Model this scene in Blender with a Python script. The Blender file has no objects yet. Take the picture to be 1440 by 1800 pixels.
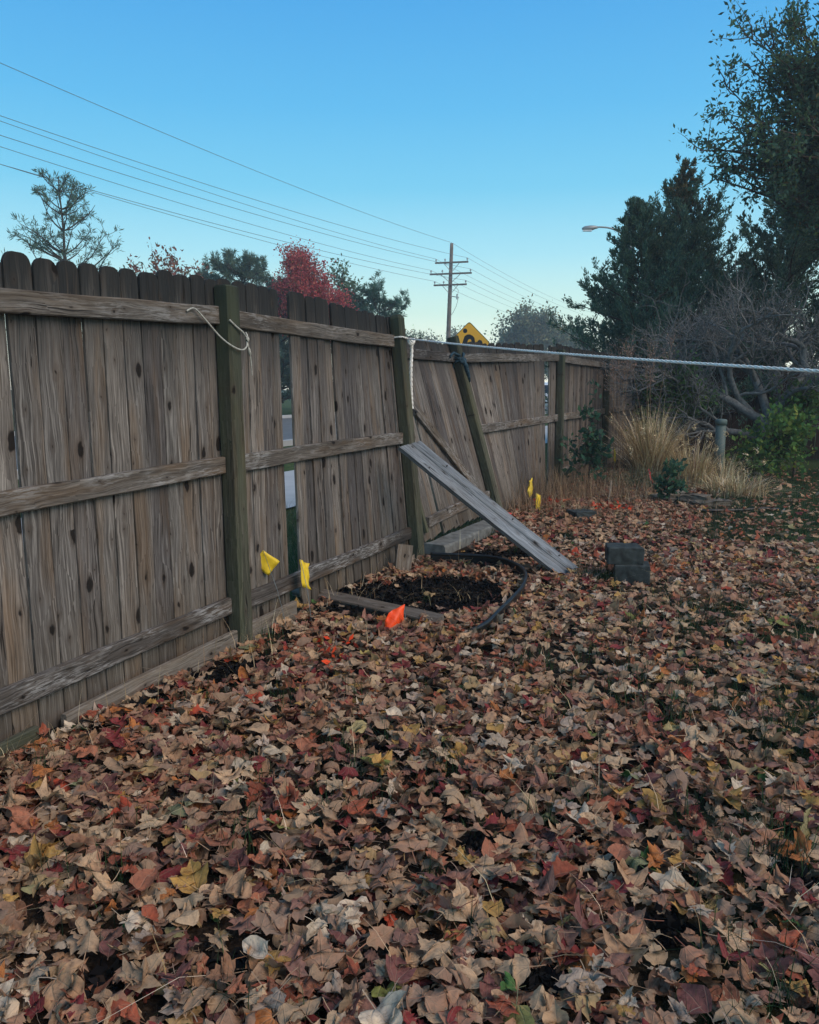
import bpy, math, random
import numpy as np
from mathutils import Vector, Matrix, Euler

SC = bpy.context.scene
COL = SC.collection
R = math.radians

# ------------------------------------------------------------------ camera, sky, sun, exposure
CAM_H = 1.35
cam = bpy.data.cameras.new('camera')
cam.sensor_fit = 'HORIZONTAL'; cam.sensor_width = 36; cam.lens = 36
cam.clip_start = .05; cam.clip_end = 2000
cam_o = bpy.data.objects.new('camera', cam); COL.objects.link(cam_o)
cam_o.location = (0, 0, CAM_H); cam_o.rotation_euler = (R(90 - 8.77), 0, 0)
SC.camera = cam_o

def lin(r, g, b):
    f = lambda c: (c / 255 / 12.92) if c <= 10 else ((c / 255 + .055) / 1.055) ** 2.4
    return (f(r), f(g), f(b), 1)

world = bpy.data.worlds.new('World'); SC.world = world; world.use_nodes = True
wt = world.node_tree; wn = wt.nodes; wl = wt.links
bg = wn['Background']
sky = wn.new('ShaderNodeTexSky'); sky.sky_type = 'NISHITA'; sky.sun_disc = False
sky.sun_elevation = R(4); sky.sun_rotation = R(200)
wtc = wn.new('ShaderNodeTexCoord'); wsep = wn.new('ShaderNodeSeparateXYZ')
wl.new(wtc.outputs['Generated'], wsep.inputs[0])
wr = wn.new('ShaderNodeValToRGB'); wl.new(wsep.outputs[2], wr.inputs[0])
cr = wr.color_ramp
# twilight gradient by height above the horizon, the same all round
STOPS = [(0.0, (255, 250, 228)), (.035, (243, 249, 222)), (.085, (212, 244, 232)), (.15, (172, 233, 250)),
         (.22, (127, 213, 250)), (.30, (100, 193, 246)), (.40, (80, 172, 238)), (.62, (100, 160, 212)), (1.0, (98, 142, 188))]
while len(cr.elements) < len(STOPS): cr.elements.new(.5)
GLOW = [1.7, 1.5, 1.2, 1.06]      # the band of twilight glow along the horizon
for i, (e, (p, c)) in enumerate(zip(cr.elements, STOPS)):
    g = GLOW[i] if i < len(GLOW) else 1.
    e.position = p; e.color = [v * g for v in lin(*c)[:3]] + [1]
wm = wn.new('ShaderNodeMix'); wm.data_type = 'RGBA'; wm.inputs[0].default_value = .96
wsc = wn.new('ShaderNodeMix'); wsc.data_type = 'RGBA'; wsc.blend_type = 'MULTIPLY'; wsc.inputs[0].default_value = 1
wl.new(sky.outputs[0], wsc.inputs[6]); wsc.inputs[7].default_value = (.1, .1, .1, 1)
wl.new(wsc.outputs[2], wm.inputs[6]); wl.new(wr.outputs[0], wm.inputs[7])
wl.new(wm.outputs[2], bg.inputs[0]); bg.inputs[1].default_value = 1.03

sun = bpy.data.lights.new('sun', 'SUN'); sun.energy = 2.7; sun.angle = R(45); sun.color = (1, .79, .62)
sun_o = bpy.data.objects.new('sun', sun); COL.objects.link(sun_o)
sun_o.rotation_euler = Vector((-.62, .42, -.66)).to_track_quat('-Z', 'Y').to_euler()

SC.view_settings.view_transform = 'Standard'; SC.view_settings.look = 'None'
SC.view_settings.exposure = 0; SC.view_settings.gamma = 1; SC.view_settings.use_curve_mapping = False
SC.cycles.max_bounces = 7; SC.cycles.diffuse_bounces = 5; SC.cycles.glossy_bounces = 2; SC.cycles.transparent_max_bounces = 8

rng = random.Random(7)
nr = np.random.default_rng(11)

# ------------------------------------------------------------------ node helper
class NT:
    def __init__(s, name, rough=.85, spec=.25):
        s.m = bpy.data.materials.new(name); s.m.use_nodes = True
        s.t = s.m.node_tree; s.b = s.t.nodes['Principled BSDF']
        s.b.inputs['Roughness'].default_value = rough
        s.b.inputs['Specular IOR Level'].default_value = spec
    def n(s, k): return s.t.nodes.new(k)
    def put(s, sock, v):
        if isinstance(v, bpy.types.NodeSocket): s.t.links.new(v, sock)
        elif v is not None: sock.default_value = v
    def math(s, op, a, b=None, c=None, clamp=False):
        x = s.n('ShaderNodeMath'); x.operation = op; x.use_clamp = clamp
        for i, v in enumerate((a, b, c)):
            if v is not None: s.put(x.inputs[i], v)
        return x.outputs[0]
    def mix(s, f, a, b, mode='MIX'):
        x = s.n('ShaderNodeMix'); x.data_type = 'RGBA'; x.blend_type = mode
        s.put(x.inputs[0], f); s.put(x.inputs[6], a); s.put(x.inputs[7], b)
        return x.outputs[2]
    def noise(s, vec, scale=1, detail=3, rough=.5, dim='3D'):
        x = s.n('ShaderNodeTexNoise'); x.noise_dimensions = dim
        s.put(x.inputs['Vector'], vec); x.inputs['Scale'].default_value = scale
        x.inputs['Detail'].default_value = detail; x.inputs['Roughness'].default_value = rough
        return x.outputs[0]
    def ramp(s, f, stops):
        x = s.n('ShaderNodeValToRGB'); e = x.color_ramp.elements
        while len(e) < len(stops): e.new(.5)
        for q, (p, c) in zip(e, stops):
            q.position = p; q.color = (*c[:3], 1) if not isinstance(c, (int, float)) else (c, c, c, 1)
        s.put(x.inputs[0], f); return x.outputs[0]
    def rng(s, v, a, b, c=0, d=1):
        x = s.n('ShaderNodeMapRange'); x.clamp = True
        s.put(x.inputs[0], v)
        for i, q in enumerate((a, b, c, d)): s.put(x.inputs[i + 1], q)
        return x.outputs[0]
    def xyz(s, v):
        x = s.n('ShaderNodeSeparateXYZ'); s.put(x.inputs[0], v); return x.outputs
    def comb(s, a, b, c):
        x = s.n('ShaderNodeCombineXYZ')
        for i, q in enumerate((a, b, c)): s.put(x.inputs[i], q)
        return x.outputs[0]
    def vmul(s, v, k):
        x = s.n('ShaderNodeVectorMath'); x.operation = 'MULTIPLY'; s.put(x.inputs[0], v); x.inputs[1].default_value = k
        return x.outputs[0]
    def vadd(s, v, k):
        x = s.n('ShaderNodeVectorMath'); x.operation = 'ADD'; s.put(x.inputs[0], v); s.put(x.inputs[1], k)
        return x.outputs[0]
    def obj(s): return s.n('ShaderNodeTexCoord').outputs['Object']
    def rnd(s): return s.n('ShaderNodeObjectInfo').outputs['Random']
    def attr(s, name):
        x = s.n('ShaderNodeAttribute'); x.attribute_name = name; return x
    def bump(s, h, strength=.4, dist=.003):
        x = s.n('ShaderNodeBump'); x.inputs['Strength'].default_value = strength; x.inputs['Distance'].default_value = dist
        s.put(x.inputs['Height'], h); s.t.links.new(x.outputs[0], s.b.inputs['Normal'])
    def base(s, c): s.put(s.b.inputs['Base Color'], c)

def plain(name, c, rough=.6, spec=.3, metal=0, var=.25, scale=12):
    t = NT(name, rough, spec); t.b.inputs['Metallic'].default_value = metal
    f = t.noise(t.obj(), scale, 4)
    lo = tuple(x * (1 - var) for x in c); hi = tuple(min(1, x * (1 + var)) for x in c)
    t.base(t.ramp(f, [(.3, lo), (.7, hi)]))
    t.bump(t.noise(t.obj(), scale * 6, 3), .15, .002)
    return t.m

def wood(name, dark, mid, light, brown, brown_amt=.5, topdark=None, moss=0., knots=1., flake=0., low=None):
    t = NT(name, .9, .12)
    o = t.obj(); r = t.rnd()
    P = t.vadd(o, t.comb(t.math('MULTIPLY', r, 37.), t.math('MULTIPLY', r, 11.3), t.math('MULTIPLY', r, 53.1)))
    px, py, pz = t.xyz(P); ox, oy, oz = t.xyz(o)
    # knots: stretched cells, only some hold a knot
    v = t.n('ShaderNodeTexVoronoi'); v.voronoi_dimensions = '2D'; v.inputs['Scale'].default_value = 1
    kn_ = t.math('MULTIPLY', t.math('SUBTRACT', t.noise(P, 28, 2), .5), .16)
    K = t.comb(t.math('ADD', t.math('MULTIPLY', px, 8.), kn_), t.math('ADD', t.math('MULTIPLY', pz, 4.2), kn_), 0.)
    t.put(v.inputs['Vector'], K)
    dist = v.outputs['Distance']; vx, vy, vz = t.xyz(v.outputs['Position']); kr, kg, kb = t.xyz(v.outputs['Color'])
    rad = t.rng(kr, .62, 1., .03, .18 * knots)
    has = t.math('GREATER_THAN', rad, .01)
    soft = t.math('DIVIDE', 1., t.math('ADD', 1., t.math('POWER', t.math('MULTIPLY', dist, 4.2), 2.)))
    dx = t.math('SUBTRACT', t.math('MULTIPLY', px, 8.), vx)
    gx = t.math('SUBTRACT', px, t.math('MULTIPLY', t.math('MULTIPLY', dx, .085), t.math('MULTIPLY', soft, has)))
    wob = t.noise(t.comb(t.math('MULTIPLY', px, 3.), 0., t.math('MULTIPLY', pz, 2.)), 1, 2)
    gx = t.math('ADD', gx, t.math('MULTIPLY', wob, .006))
    g1 = t.noise(t.comb(t.math('MULTIPLY', gx, 75.), t.math('MULTIPLY', py, 60.), t.math('MULTIPLY', pz, 1.5)), 1, 4, .6)
    g2 = t.noise(t.comb(t.math('MULTIPLY', gx, 16.), t.math('MULTIPLY', py, 15.), t.math('MULTIPLY', pz, .9)), 1, 3)
    g3 = t.noise(t.comb(t.math('MULTIPLY', gx, 210.), t.math('MULTIPLY', py, 150.), t.math('MULTIPLY', pz, 5.)), 1, 4, .7)
    g4 = t.noise(t.comb(t.math('MULTIPLY', gx, 150.), t.math('MULTIPLY', py, 90.), t.math('MULTIPLY', pz, 4.)), 1, 4, .7)
    c = t.ramp(t.math('ADD', t.math('MULTIPLY', g1, .45), t.math('MULTIPLY', g4, .55)), [(.33, dark), (.5, mid), (.66, light)])
    stn = t.noise(t.comb(t.math('MULTIPLY', px, 9.), py, t.math('MULTIPLY', pz, .55)), 1, 3)
    c = t.mix(t.rng(stn, .55, .72, 0., .55), c, dark + (1,))
    patch = t.noise(t.comb(t.math('MULTIPLY', px, 5.), py, t.math('MULTIPLY', pz, 1.6)), 1, 4, .6)
    bf = t.math('MULTIPLY', t.rng(t.math('ADD', t.math('MULTIPLY', g2, .6), t.math('MULTIPLY', patch, .6)), .58, .76), brown_amt)
    c = t.mix(bf, c, brown)
    # board to board difference
    c = t.mix(1., c, t.ramp(t.math('FRACT', t.math('MULTIPLY', r, 17.7)), [(0, (.56, .56, .59)), (.3, (.9, .88, .87)), (.6, (1.0, 1.0, .98)), (1, (1.34, 1.28, 1.2))]), 'MULTIPLY')
    c = t.mix(1., c, t.ramp(g3, [(.30, (.36, .35, .34)), (.47, (.98, .98, .98)), (.70, (1.4, 1.4, 1.4))]), 'MULTIPLY')
    ck = t.noise(t.comb(t.math('MULTIPLY', gx, 26.), t.math('MULTIPLY', py, 26.), t.math('MULTIPLY', pz, .55)), 1, 2)
    ckm = t.rng(t.noise(t.comb(t.math('MULTIPLY', px, 7.), py, t.math('MULTIPLY', pz, 2.)), 1, 2), .50, .60)
    crack = t.math('MULTIPLY', t.rng(t.math('ABSOLUTE', t.math('SUBTRACT', ck, .5)), .010, .003), ckm)
    if flake:
        fl = t.noise(t.comb(t.math('MULTIPLY', px, 120.), t.math('MULTIPLY', py, 90.), t.math('MULTIPLY', pz, 14.)), 1, 4, .7)
        pf = t.noise(t.comb(t.math('MULTIPLY', px, 9.), py, t.math('MULTIPLY', pz, 3.)), 1, 3)
        c = t.mix(t.math('MULTIPLY', t.math('MULTIPLY', t.rng(fl, .47, .58), t.rng(pf, .42, .6)), flake), c, (.36, .36, .35, 1))
    if low:   # rising damp: darker browner foot
        lf = t.rng(t.math('ADD', oz, t.math('MULTIPLY', g2, .5)), .75, .25)
        c = t.mix(t.math('MULTIPLY', lf, low), c, (.075, .058, .036, 1))
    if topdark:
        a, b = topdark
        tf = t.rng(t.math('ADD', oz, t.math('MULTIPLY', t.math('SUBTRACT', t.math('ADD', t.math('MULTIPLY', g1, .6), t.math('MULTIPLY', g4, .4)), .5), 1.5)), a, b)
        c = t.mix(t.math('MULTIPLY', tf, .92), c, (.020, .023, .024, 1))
    if moss:
        mf = t.noise(t.comb(t.math('MULTIPLY', px, 14.), t.math('MULTIPLY', py, 14.), t.math('MULTIPLY', pz, 1.6)), 1, 4, .6)
        side = t.rng(t.xyz(t.n('ShaderNodeTexCoord').outputs['Normal'])[0], .2, .8, .42, 1.)
        c = t.mix(t.math('MULTIPLY', t.math('MULTIPLY', t.rng(mf, .28, .6), side), moss), c, (.115, .145, .080, 1))
    if knots:
        kf = t.math('MULTIPLY', t.rng(t.math('SUBTRACT', rad, dist), -.01, .035), has)
        halo = t.math('MULTIPLY', t.math('MULTIPLY', t.rng(t.math('SUBTRACT', rad, dist), -.14, .0), has), .45)
        c = t.mix(halo, c, t.mix(g1, (.10, .075, .055, 1), (.03, .022, .018, 1)))
        c = t.mix(t.math('MULTIPLY', kf, .93), c, (.012, .010, .009, 1))
    c = t.mix(t.math('MULTIPLY', crack, .85), c, (.012, .011, .010, 1))
    t.base(c)
    h = t.math('ADD', t.math('MULTIPLY', g1, .7), t.math('MULTIPLY', g3, .5))
    h = t.math('SUBTRACT', h, t.math('MULTIPLY', crack, .8))
    if knots: h = t.math('SUBTRACT', h, t.math('MULTIPLY', kf, .6))
    t.bump(h, .65, .004)
    return t.m

M = {}
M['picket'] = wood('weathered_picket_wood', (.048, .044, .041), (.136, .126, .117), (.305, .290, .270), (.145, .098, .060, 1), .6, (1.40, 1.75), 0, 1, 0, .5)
M['rail'] = wood('weathered_rail_wood', (.050, .044, .038), (.120, .108, .094), (.24, .22, .195), (.15, .096, .052, 1), .6, None, 0, .6, .7)
M['rail_top'] = wood('grey_top_rail_wood', (.034, .032, .030), (.085, .080, .074), (.18, .172, .16), (.11, .078, .05, 1), .4, None, 0, .6, .45)
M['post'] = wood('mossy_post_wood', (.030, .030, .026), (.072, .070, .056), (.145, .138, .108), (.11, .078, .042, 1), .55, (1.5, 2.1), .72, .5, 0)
M['board'] = wood('old_cut_board_wood', (.11, .09, .072), (.19, .165, .135), (.28, .25, .21), (.17, .12, .075, 1), .4, None, 0, .5, .2)
M['back'] = wood('dark_stained_fence_wood', (.026, .017, .013), (.055, .034, .026), (.095, .062, .048), (.06, .03, .018, 1), .6, None, 0, .6, 0)
M['plank'] = wood('silver_grey_plank_wood', (.11, .127, .145), (.21, .238, .265), (.32, .35, .38), (.17, .165, .155, 1), .5, None, 0, .5, 0)
M['concrete'] = plain('pale_concrete', (.15, .155, .145), .95, .1, 0, .35, 18)
M['block'] = plain('dark_damp_block', (.040, .050, .050), .9, .2, 0, .5, 22)
M['black_plastic'] = plain('black_plastic', (.012, .012, .013), .42, .5)
M['black_iron'] = plain('black_iron', (.012, .012, .014), .5, .5)
M['rope'] = plain('white_rope', (.88, .85, .76), .9, .1, 0, .25, 90)
M['cord'] = plain('dirty_cord', (.42, .42, .37), .9, .1, 0, .3, 90)
M['yellow'] = plain('yellow_flag_plastic', (.76, .54, .03), .45, .4, 0, .2)
M['orange'] = plain('orange_flag_plastic', (.95, .085, .012), .45, .4, 0, .1)
M['red'] = plain('red_flag_plastic', (.62, .03, .03), .45, .4, 0, .1)
M['print'] = plain('black_flag_print', (.05, .04, .01), .6)
M['wire'] = plain('galvanised_wire', (.30, .30, .30), .4, .5, .8)
M['line'] = plain('grey_power_line', (.16, .19, .22), .6)
M['pole'] = plain('brown_pole_timber', (.15, .125, .105), .9, .1, 0, .3, 3)
M['metal'] = plain('grey_metal', (.28, .30, .31), .45, .5, .4, .1, 3)
M['insul'] = plain('grey_porcelain', (.32, .33, .35), .3, .5)
M['signyellow'] = plain('yellow_sign_sheeting', (.95, .47, .03), .4, .4, 0, .04, 3)
M['signblack'] = plain('black_sign_sheeting', (.018, .018, .018), .5, .3)
M['bark'] = plain('grey_brown_bark', (.070, .058, .048), .95, .1, 0, .4, 30)
M['palebark'] = plain('silver_grey_bark', (.135, .14, .138), .9, .1, 0, .4, 25)
M['straw'] = None
M['asphalt'] = plain('grey_asphalt', (.13, .135, .14), .85, .3, 0, .15, 3)
M['walk'] = plain('pale_sidewalk_concrete', (.42, .43, .43), .9, .2, 0, .1, 2)
M['paint'] = plain('white_road_paint', (.75, .75, .72), .7)
M['carpaint'] = plain('white_car_paint', (.72, .74, .76), .25, .5, 0, .02)
M['glass'] = plain('dark_car_glass', (.01, .013, .016), .06, .6, 0, .1)
M['tyre'] = plain('black_tyre_rubber', (.015, .015, .015), .8)
M['rim'] = plain('silver_rim', (.5, .5, .52), .3, .5, .8)
M['lamp_red'] = plain('red_lamp_lens', (.35, .01, .01), .2)
M['clear'] = plain('clear_lamp_lens', (.7, .72, .74), .1)
M['stone'] = plain('brown_grey_stone', (.12, .105, .085), .95, .1, 0, .45, 14)
M['pipe'] = plain('grey_green_pipe', (.085, .12, .112), .6, .3, 0, .12, 4)

def colour_mat(name, rough=.75, spec=.15, vein=False, trans=0.):
    t = NT(name, rough, spec)
    a = t.attr('Col'); c = a.outputs['Color']
    if vein:
        l = t.attr('luv'); u, w, z = t.xyz(l.outputs['Vector'])
        ang = t.math('ARCTAN2', u, t.math('ADD', w, .02))
        rr = t.math('SQRT', t.math('ADD', t.math('MULTIPLY', u, u), t.math('MULTIPLY', w, w)))
        d = t.math('MULTIPLY', t.math('PINGPONG', t.math('ADD', ang, 1.8), .3), rr)
        # primary veins along the lobes and fine side veins
        vf = t.rng(d, .022, .004)
        side = t.math('PINGPONG', t.math('SUBTRACT', t.math('MULTIPLY', rr, 1.), t.math('MULTIPLY', d, .9)), .055)
        vs = t.math('MULTIPLY', t.rng(side, .010, .001), .5)
        nz = t.noise(t.vadd(t.vmul(l.outputs['Vector'], (6, 6, 6)), t.vmul(c, (90, 70, 50))), 1, 4, .6)
        c = t.mix(1., c, t.ramp(nz, [(.25, (.38, .33, .30)), (.48, (1, 1, 1)), (.75, (1.4, 1.34, 1.2))]), 'MULTIPLY')
        spots = t.noise(t.vadd(t.vmul(l.outputs['Vector'], (22, 22, 22)), t.vmul(a.outputs['Color'], (70, 90, 50))), 1, 2)
        c = t.mix(t.math('MULTIPLY', t.rng(spots, .66, .74), .6), c, (.05, .03, .02, 1))
        c = t.mix(t.math('MULTIPLY', t.math('MAXIMUM', vf, vs), .38), c, t.mix(.5, a.outputs['Color'], (.46, .36, .24, 1)))
        # the underside of a dry leaf is paler
        g = t.n('ShaderNodeNewGeometry')
        c = t.mix(t.math('MULTIPLY', g.outputs['Backfacing'], .42), c, (.44, .345, .225, 1))
        t.bump(t.math('SUBTRACT', t.math('MULTIPLY', nz, .6), t.math('MAXIMUM', vf, vs)), .5, .004)
    t.base(c)
    if trans:
        tb = t.n('ShaderNodeBsdfTranslucent'); t.put(tb.inputs[0], c); ms = t.n('ShaderNodeMixShader'); ms.inputs[0].default_value = trans
        t.t.links.new(t.b.outputs[0], ms.inputs[1]); t.t.links.new(tb.outputs[0], ms.inputs[2])
        t.t.links.new(ms.outputs[0], t.t.nodes['Material Output'].inputs[0])
    return t.m
M['leaf'] = colour_mat('dry_maple_leaf', .72, .22, True, .16)
M['foliage'] = colour_mat('living_foliage', .7, .2, False, .4)
M['straw'] = colour_mat('dry_grass_straw', .85, .1)
M['chips'] = colour_mat('dark_mulch', .95, .08)

def ground_mat():
    t = NT('garden_soil', .97, .05)
    o = t.obj()
    x, y, z = t.xyz(o)
    n1 = t.noise(o, 9, 5, .65); n2 = t.noise(o, 70, 4, .6); n3 = t.noise(o, .35, 3)
    soil = t.ramp(n2, [(.3, (.010, .008, .007)), (.55, (.035, .025, .018)), (.75, (.09, .058, .036))])
    lawn = t.ramp(n2, [(.3, (.018, .030, .014)), (.6, (.045, .070, .028)), (.8, (.12, .11, .055))])
    verge = t.ramp(n1, [(.3, (.03, .055, .018)), (.55, (.055, .085, .028)), (.75, (.17, .15, .08))])
    # fence line splits yard soil from the verge; the far right of the yard is lawn
    th = R(23.8)
    off = t.math('ADD', t.math('MULTIPLY', t.math('SUBTRACT', x, -.943), math.cos(th)), t.math('MULTIPLY', t.math('SUBTRACT', y, 4.13), -math.sin(th)))
    c = t.mix(t.rng(t.math('ADD', t.math('SUBTRACT', x, t.math('MULTIPLY', y, .36)), t.math('MULTIPLY', n1, .8)), .2, 1.2), soil, lawn)
    c = t.mix(t.rng(off, -.02, -.30), c, verge)
    t.base(c); t.bump(n2, .6, .02)
    return t.m
M['ground'] = ground_mat()

# ------------------------------------------------------------------ object helpers
WM = {}
def tag(o, label=None, cat=None, group=None, kind=None):
    if label: o['label'] = label
    if cat: o['category'] = cat
    if group: o['group'] = group
    if kind: o['kind'] = kind
    return o
def link(o, Mx=None, parent=None):
    COL.objects.link(o)
    Mx = Mx if Mx is not None else Matrix.Identity(4)
    WM[o.name] = Mx
    if parent is not None:
        o.parent = parent; o.matrix_basis = WM[parent.name].inverted() @ Mx
    else: o.matrix_basis = Mx
    return o
def thing(name, loc, label, cat, group=None):
    o = bpy.data.objects.new(name, None); o.empty_display_size = .1
    link(o, Matrix.Translation(Vector(loc)))
    return tag(o, label, cat, group)
def mesh(name, V, F, mat, parent=None, Mx=None, smooth=False):
    me = bpy.data.meshes.new(name); me.from_pydata([tuple(v) for v in V], [], F); me.materials.append(mat)
    if smooth: me.polygons.foreach_set('use_smooth', [True] * len(me.polygons))
    me.update()
    return link(bpy.data.objects.new(name, me), Mx, parent)
def bulk_mesh(name, V, F, mat, col=None, luv=None, smooth=False):
    """V (n,3), F (m,k): one mesh with point attributes Col and luv."""
    V = np.asarray(V, np.float32); F = np.asarray(F, np.int32)
    me = bpy.data.meshes.new(name); m, k = F.shape
    me.vertices.add(len(V)); me.vertices.foreach_set('co', V.ravel())
    me.loops.add(m * k); me.loops.foreach_set('vertex_index', F.ravel())
    me.polygons.add(m); me.polygons.foreach_set('loop_start', np.arange(0, m * k, k, dtype=np.int32))
    me.update(calc_edges=True)
    if col is not None:
        a = me.attributes.new('Col', 'FLOAT_COLOR', 'POINT')
        c4 = np.ones((len(V), 4), np.float32); c4[:, :3] = col; a.data.foreach_set('color', c4.ravel())
    if luv is not None:
        a = me.attributes.new('luv', 'FLOAT_VECTOR', 'POINT'); a.data.foreach_set('vector', np.asarray(luv, np.float32).ravel())
    if smooth: me.polygons.foreach_set('use_smooth', np.ones(m, bool))
    me.materials.append(mat)
    return me
def bulk(name, V, F, mat, parent=None, col=None, luv=None, smooth=False, Mx=None):
    me = bulk_mesh(name, V, F, mat, col, luv, smooth)
    if Mx is None and parent is not None:                           # world geometry: keep the part's origin at its thing's base
        Mx = Matrix.Translation(WM[parent.name].translation)
        off = np.array(Mx.translation, np.float32)
        co = np.asarray(V, np.float32) - off
        me.vertices.foreach_set('co', co.ravel()); me.update()
    return link(bpy.data.objects.new(name, me), Mx, parent)

class MB:
    """collects boxes, prisms and tubes in world (or local) space, builds one mesh"""
    def __init__(s): s.V = []; s.F = []
    def box(s, c, size, rot=None, bev=0.):
        hx, hy, hz = size[0] / 2, size[1] / 2, size[2] / 2
        rot = rot or Matrix.Identity(3); b = len(s.V)
        for z in (-hz, hz):
            for x, y in ((-hx, -hy), (hx, -hy), (hx, hy), (-hx, hy)): s.V.append(Vector(c) + rot @ Vector((x, y, z)))
        for f in ((3, 2, 1, 0), (4, 5, 6, 7), (0, 1, 5, 4), (1, 2, 6, 5), (2, 3, 7, 6), (3, 0, 4, 7)): s.F.append([b + i for i in f])
        return s
    def tube(s, pts, r, k=6, cap=True):
        pts = [Vector(p) for p in pts]; b = len(s.V); n = len(pts)
        rr = r if isinstance(r, (list, tuple)) else [r] * n
        up = Vector((0, 0, 1)) if abs((pts[-1] - pts[0]).normalized().z) < .9 else Vector((1, 0, 0))
        for i, p in enumerate(pts):
            tg = (pts[min(i + 1, n - 1)] - pts[max(i - 1, 0)]).normalized()
            a = tg.cross(up); a = a.normalized() if a.length > 1e-6 else Vector((1, 0, 0)); c = tg.cross(a)
            for j in range(k):
                q = 2 * math.pi * j / k; s.V.append(p + (a * math.cos(q) + c * math.sin(q)) * rr[i])
        for i in range(n - 1):
            for j in range(k):
                s.F.append([b + i * k + j, b + i * k + (j + 1) % k, b + (i + 1) * k + (j + 1) % k, b + (i + 1) * k + j])
        if cap:
            s.F.append([b + j for j in range(k)][::-1]); s.F.append([b + (n - 1) * k + j for j in range(k)])
        return s
    def prism(s, poly, o, ax, ay, an, t):
        """poly in (x,y) on axes ax, ay at o, extruded t along an"""
        b = len(s.V); n = len(poly); o, ax, ay, an = map(Vector, (o, ax, ay, an))
        for q in (0, t):
            for x, y in poly: s.V.append(o + ax * x + ay * y + an * q)
        s.F.append([b + i for i in range(n)][::-1]); s.F.append([b + n + i for i in range(n)])
        for i in range(n): s.F.append([b + i, b + (i + 1) % n, b + n + (i + 1) % n, b + n + i])
        return s
    def build(s, name, mat, parent=None, smooth=False):
        if parent is not None and parent.name in WM:
            off = WM[parent.name].translation
            return mesh(name, [v - off for v in s.V], s.F, mat, parent, Matrix.Translation(off), smooth)
        c = sum(s.V, Vector()) / len(s.V)
        return mesh(name, [v - c for v in s.V], s.F, mat, None, Matrix.Translation(c), smooth)

def board_geo(L, w, t, top='flat', ns=9, rg=rng, rag=.0012, bow=.004, cup=.001, taper=1.):
    zs = [L * i / (ns - 1) for i in range(ns)]; sc = [1 - (1 - taper) * i / (ns - 1) for i in range(ns)]; th = [1.] * ns
    if top == 'dog':
        e = w * .36 * rg.uniform(.6, 1.15); zs = [z for z in zs if z < L - e - .02]
        sc = [1.] * len(zs)
        for dz, q in ((e, 1.), (e * .55, .90), (e * .25, .74), (e * .07, .52), (0, .36)): zs.append(L - dz); sc.append(q)
        th = [1.] * (len(zs) - 1) + [.7]
    elif top == 'cap':
        zs = [z for z in zs if z < L - .06] + [L - .03, L - .008, L]; sc = [1.] * (len(zs) - 2) + [.86, .62]; th = sc[:]
    elif top == 'rough':
        zs[-2] = L - .008; sc[-1] = .97; th[-1] = .8
    n = len(zs); V = []; F = []; ch = min(t, w) * .13
    bx, by = rg.uniform(-bow, bow), rg.uniform(-bow, bow); cp = rg.uniform(-cup, cup); p1 = rg.uniform(0, 6)
    for i, z in enumerate(zs):
        q = z / L; ox = bx * math.sin(math.pi * q) + .0012 * math.sin(z * 9 + p1); oy = by * math.sin(math.pi * q)
        hw, ht = w / 2 * sc[i], t / 2 * th[i]
        l, r_ = rg.uniform(-rag, rag), rg.uniform(-rag, rag)
        for x, y in ((-hw + ch, -ht), (0, -ht - cp), (hw - ch, -ht), (hw, -ht + ch), (hw, ht - ch), (hw - ch, ht), (0, ht - cp), (-hw + ch, ht), (-hw, ht - ch), (-hw, -ht + ch)):
            V.append((ox + x + (l if x < 0 else r_ if x > 0 else 0), oy + y, z))
    k = 10
    for i in range(n - 1):
        for j in range(k): F.append([i * k + j, i * k + (j + 1) % k, (i + 1) * k + (j + 1) % k, (i + 1) * k + j])
    F.append(list(range(k))[::-1]); F.append([(n - 1) * k + j for j in range(k)])
    return V, F
def frame_z(p0, p1, face):
    """local Z along p0->p1, local -Y towards `face`"""
    z = (Vector(p1) - Vector(p0)); L = z.length; z = z / L
    y = -Vector(face); y = (y - z * y.dot(z)).normalized(); x = y.cross(z)
    Mx = Matrix((x, y, z)).transposed().to_4x4(); Mx.translation = Vector(p0)
    return Mx, L
def board(name, p0, p1, face, w, t, mat, parent=None, **kw):
    Mx, L = frame_z(p0, p1, face)
    V, F = board_geo(L, w, t, **kw)
    return mesh(name, V, F, mat, parent, Mx)

# ------------------------------------------------------------------ fence frame of reference
TH = R(23.8)
D_ = Vector((math.sin(TH), math.cos(TH), 0)); N_ = Vector((D_.y, -D_.x, 0)); O_ = Vector((-.943, 4.13, 0)); UP = Vector((0, 0, 1))
def sstep(a, b, x):
    x = min(1, max(0, (x - a) / (b - a))); return x * x * (3 - 2 * x)
def lean(s):
    if s < 2.6: return R(.6) + R(5.0) * sstep(.1, 2.5, s)
    if s < 4.58: return R(11.5 + 1.6 * sstep(2.6, 4.4, s))
    return R(13.1) * (1 - sstep(4.45, 7.0, s)) ** 1.0 + R(.4)
def rack(s):
    # the gate and the leaning post have also racked along the fence
    return 0. if s < 2.6 else .15 * (1 - sstep(4.55, 6.9, s))
def Fp(s, off, z, a=None):
    a = lean(s) if a is None else a
    s = s - rack(s) * z
    return O_ + D_ * s + (N_ * math.cos(a) + UP * math.sin(a)) * off + (UP * math.cos(a) - N_ * math.sin(a)) * z
def fence_off(x, y): return (x - O_.x) * N_.x + (y - O_.y) * N_.y
def fence_s(x, y): return (x - O_.x) * D_.x + (y - O_.y) * D_.y

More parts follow.
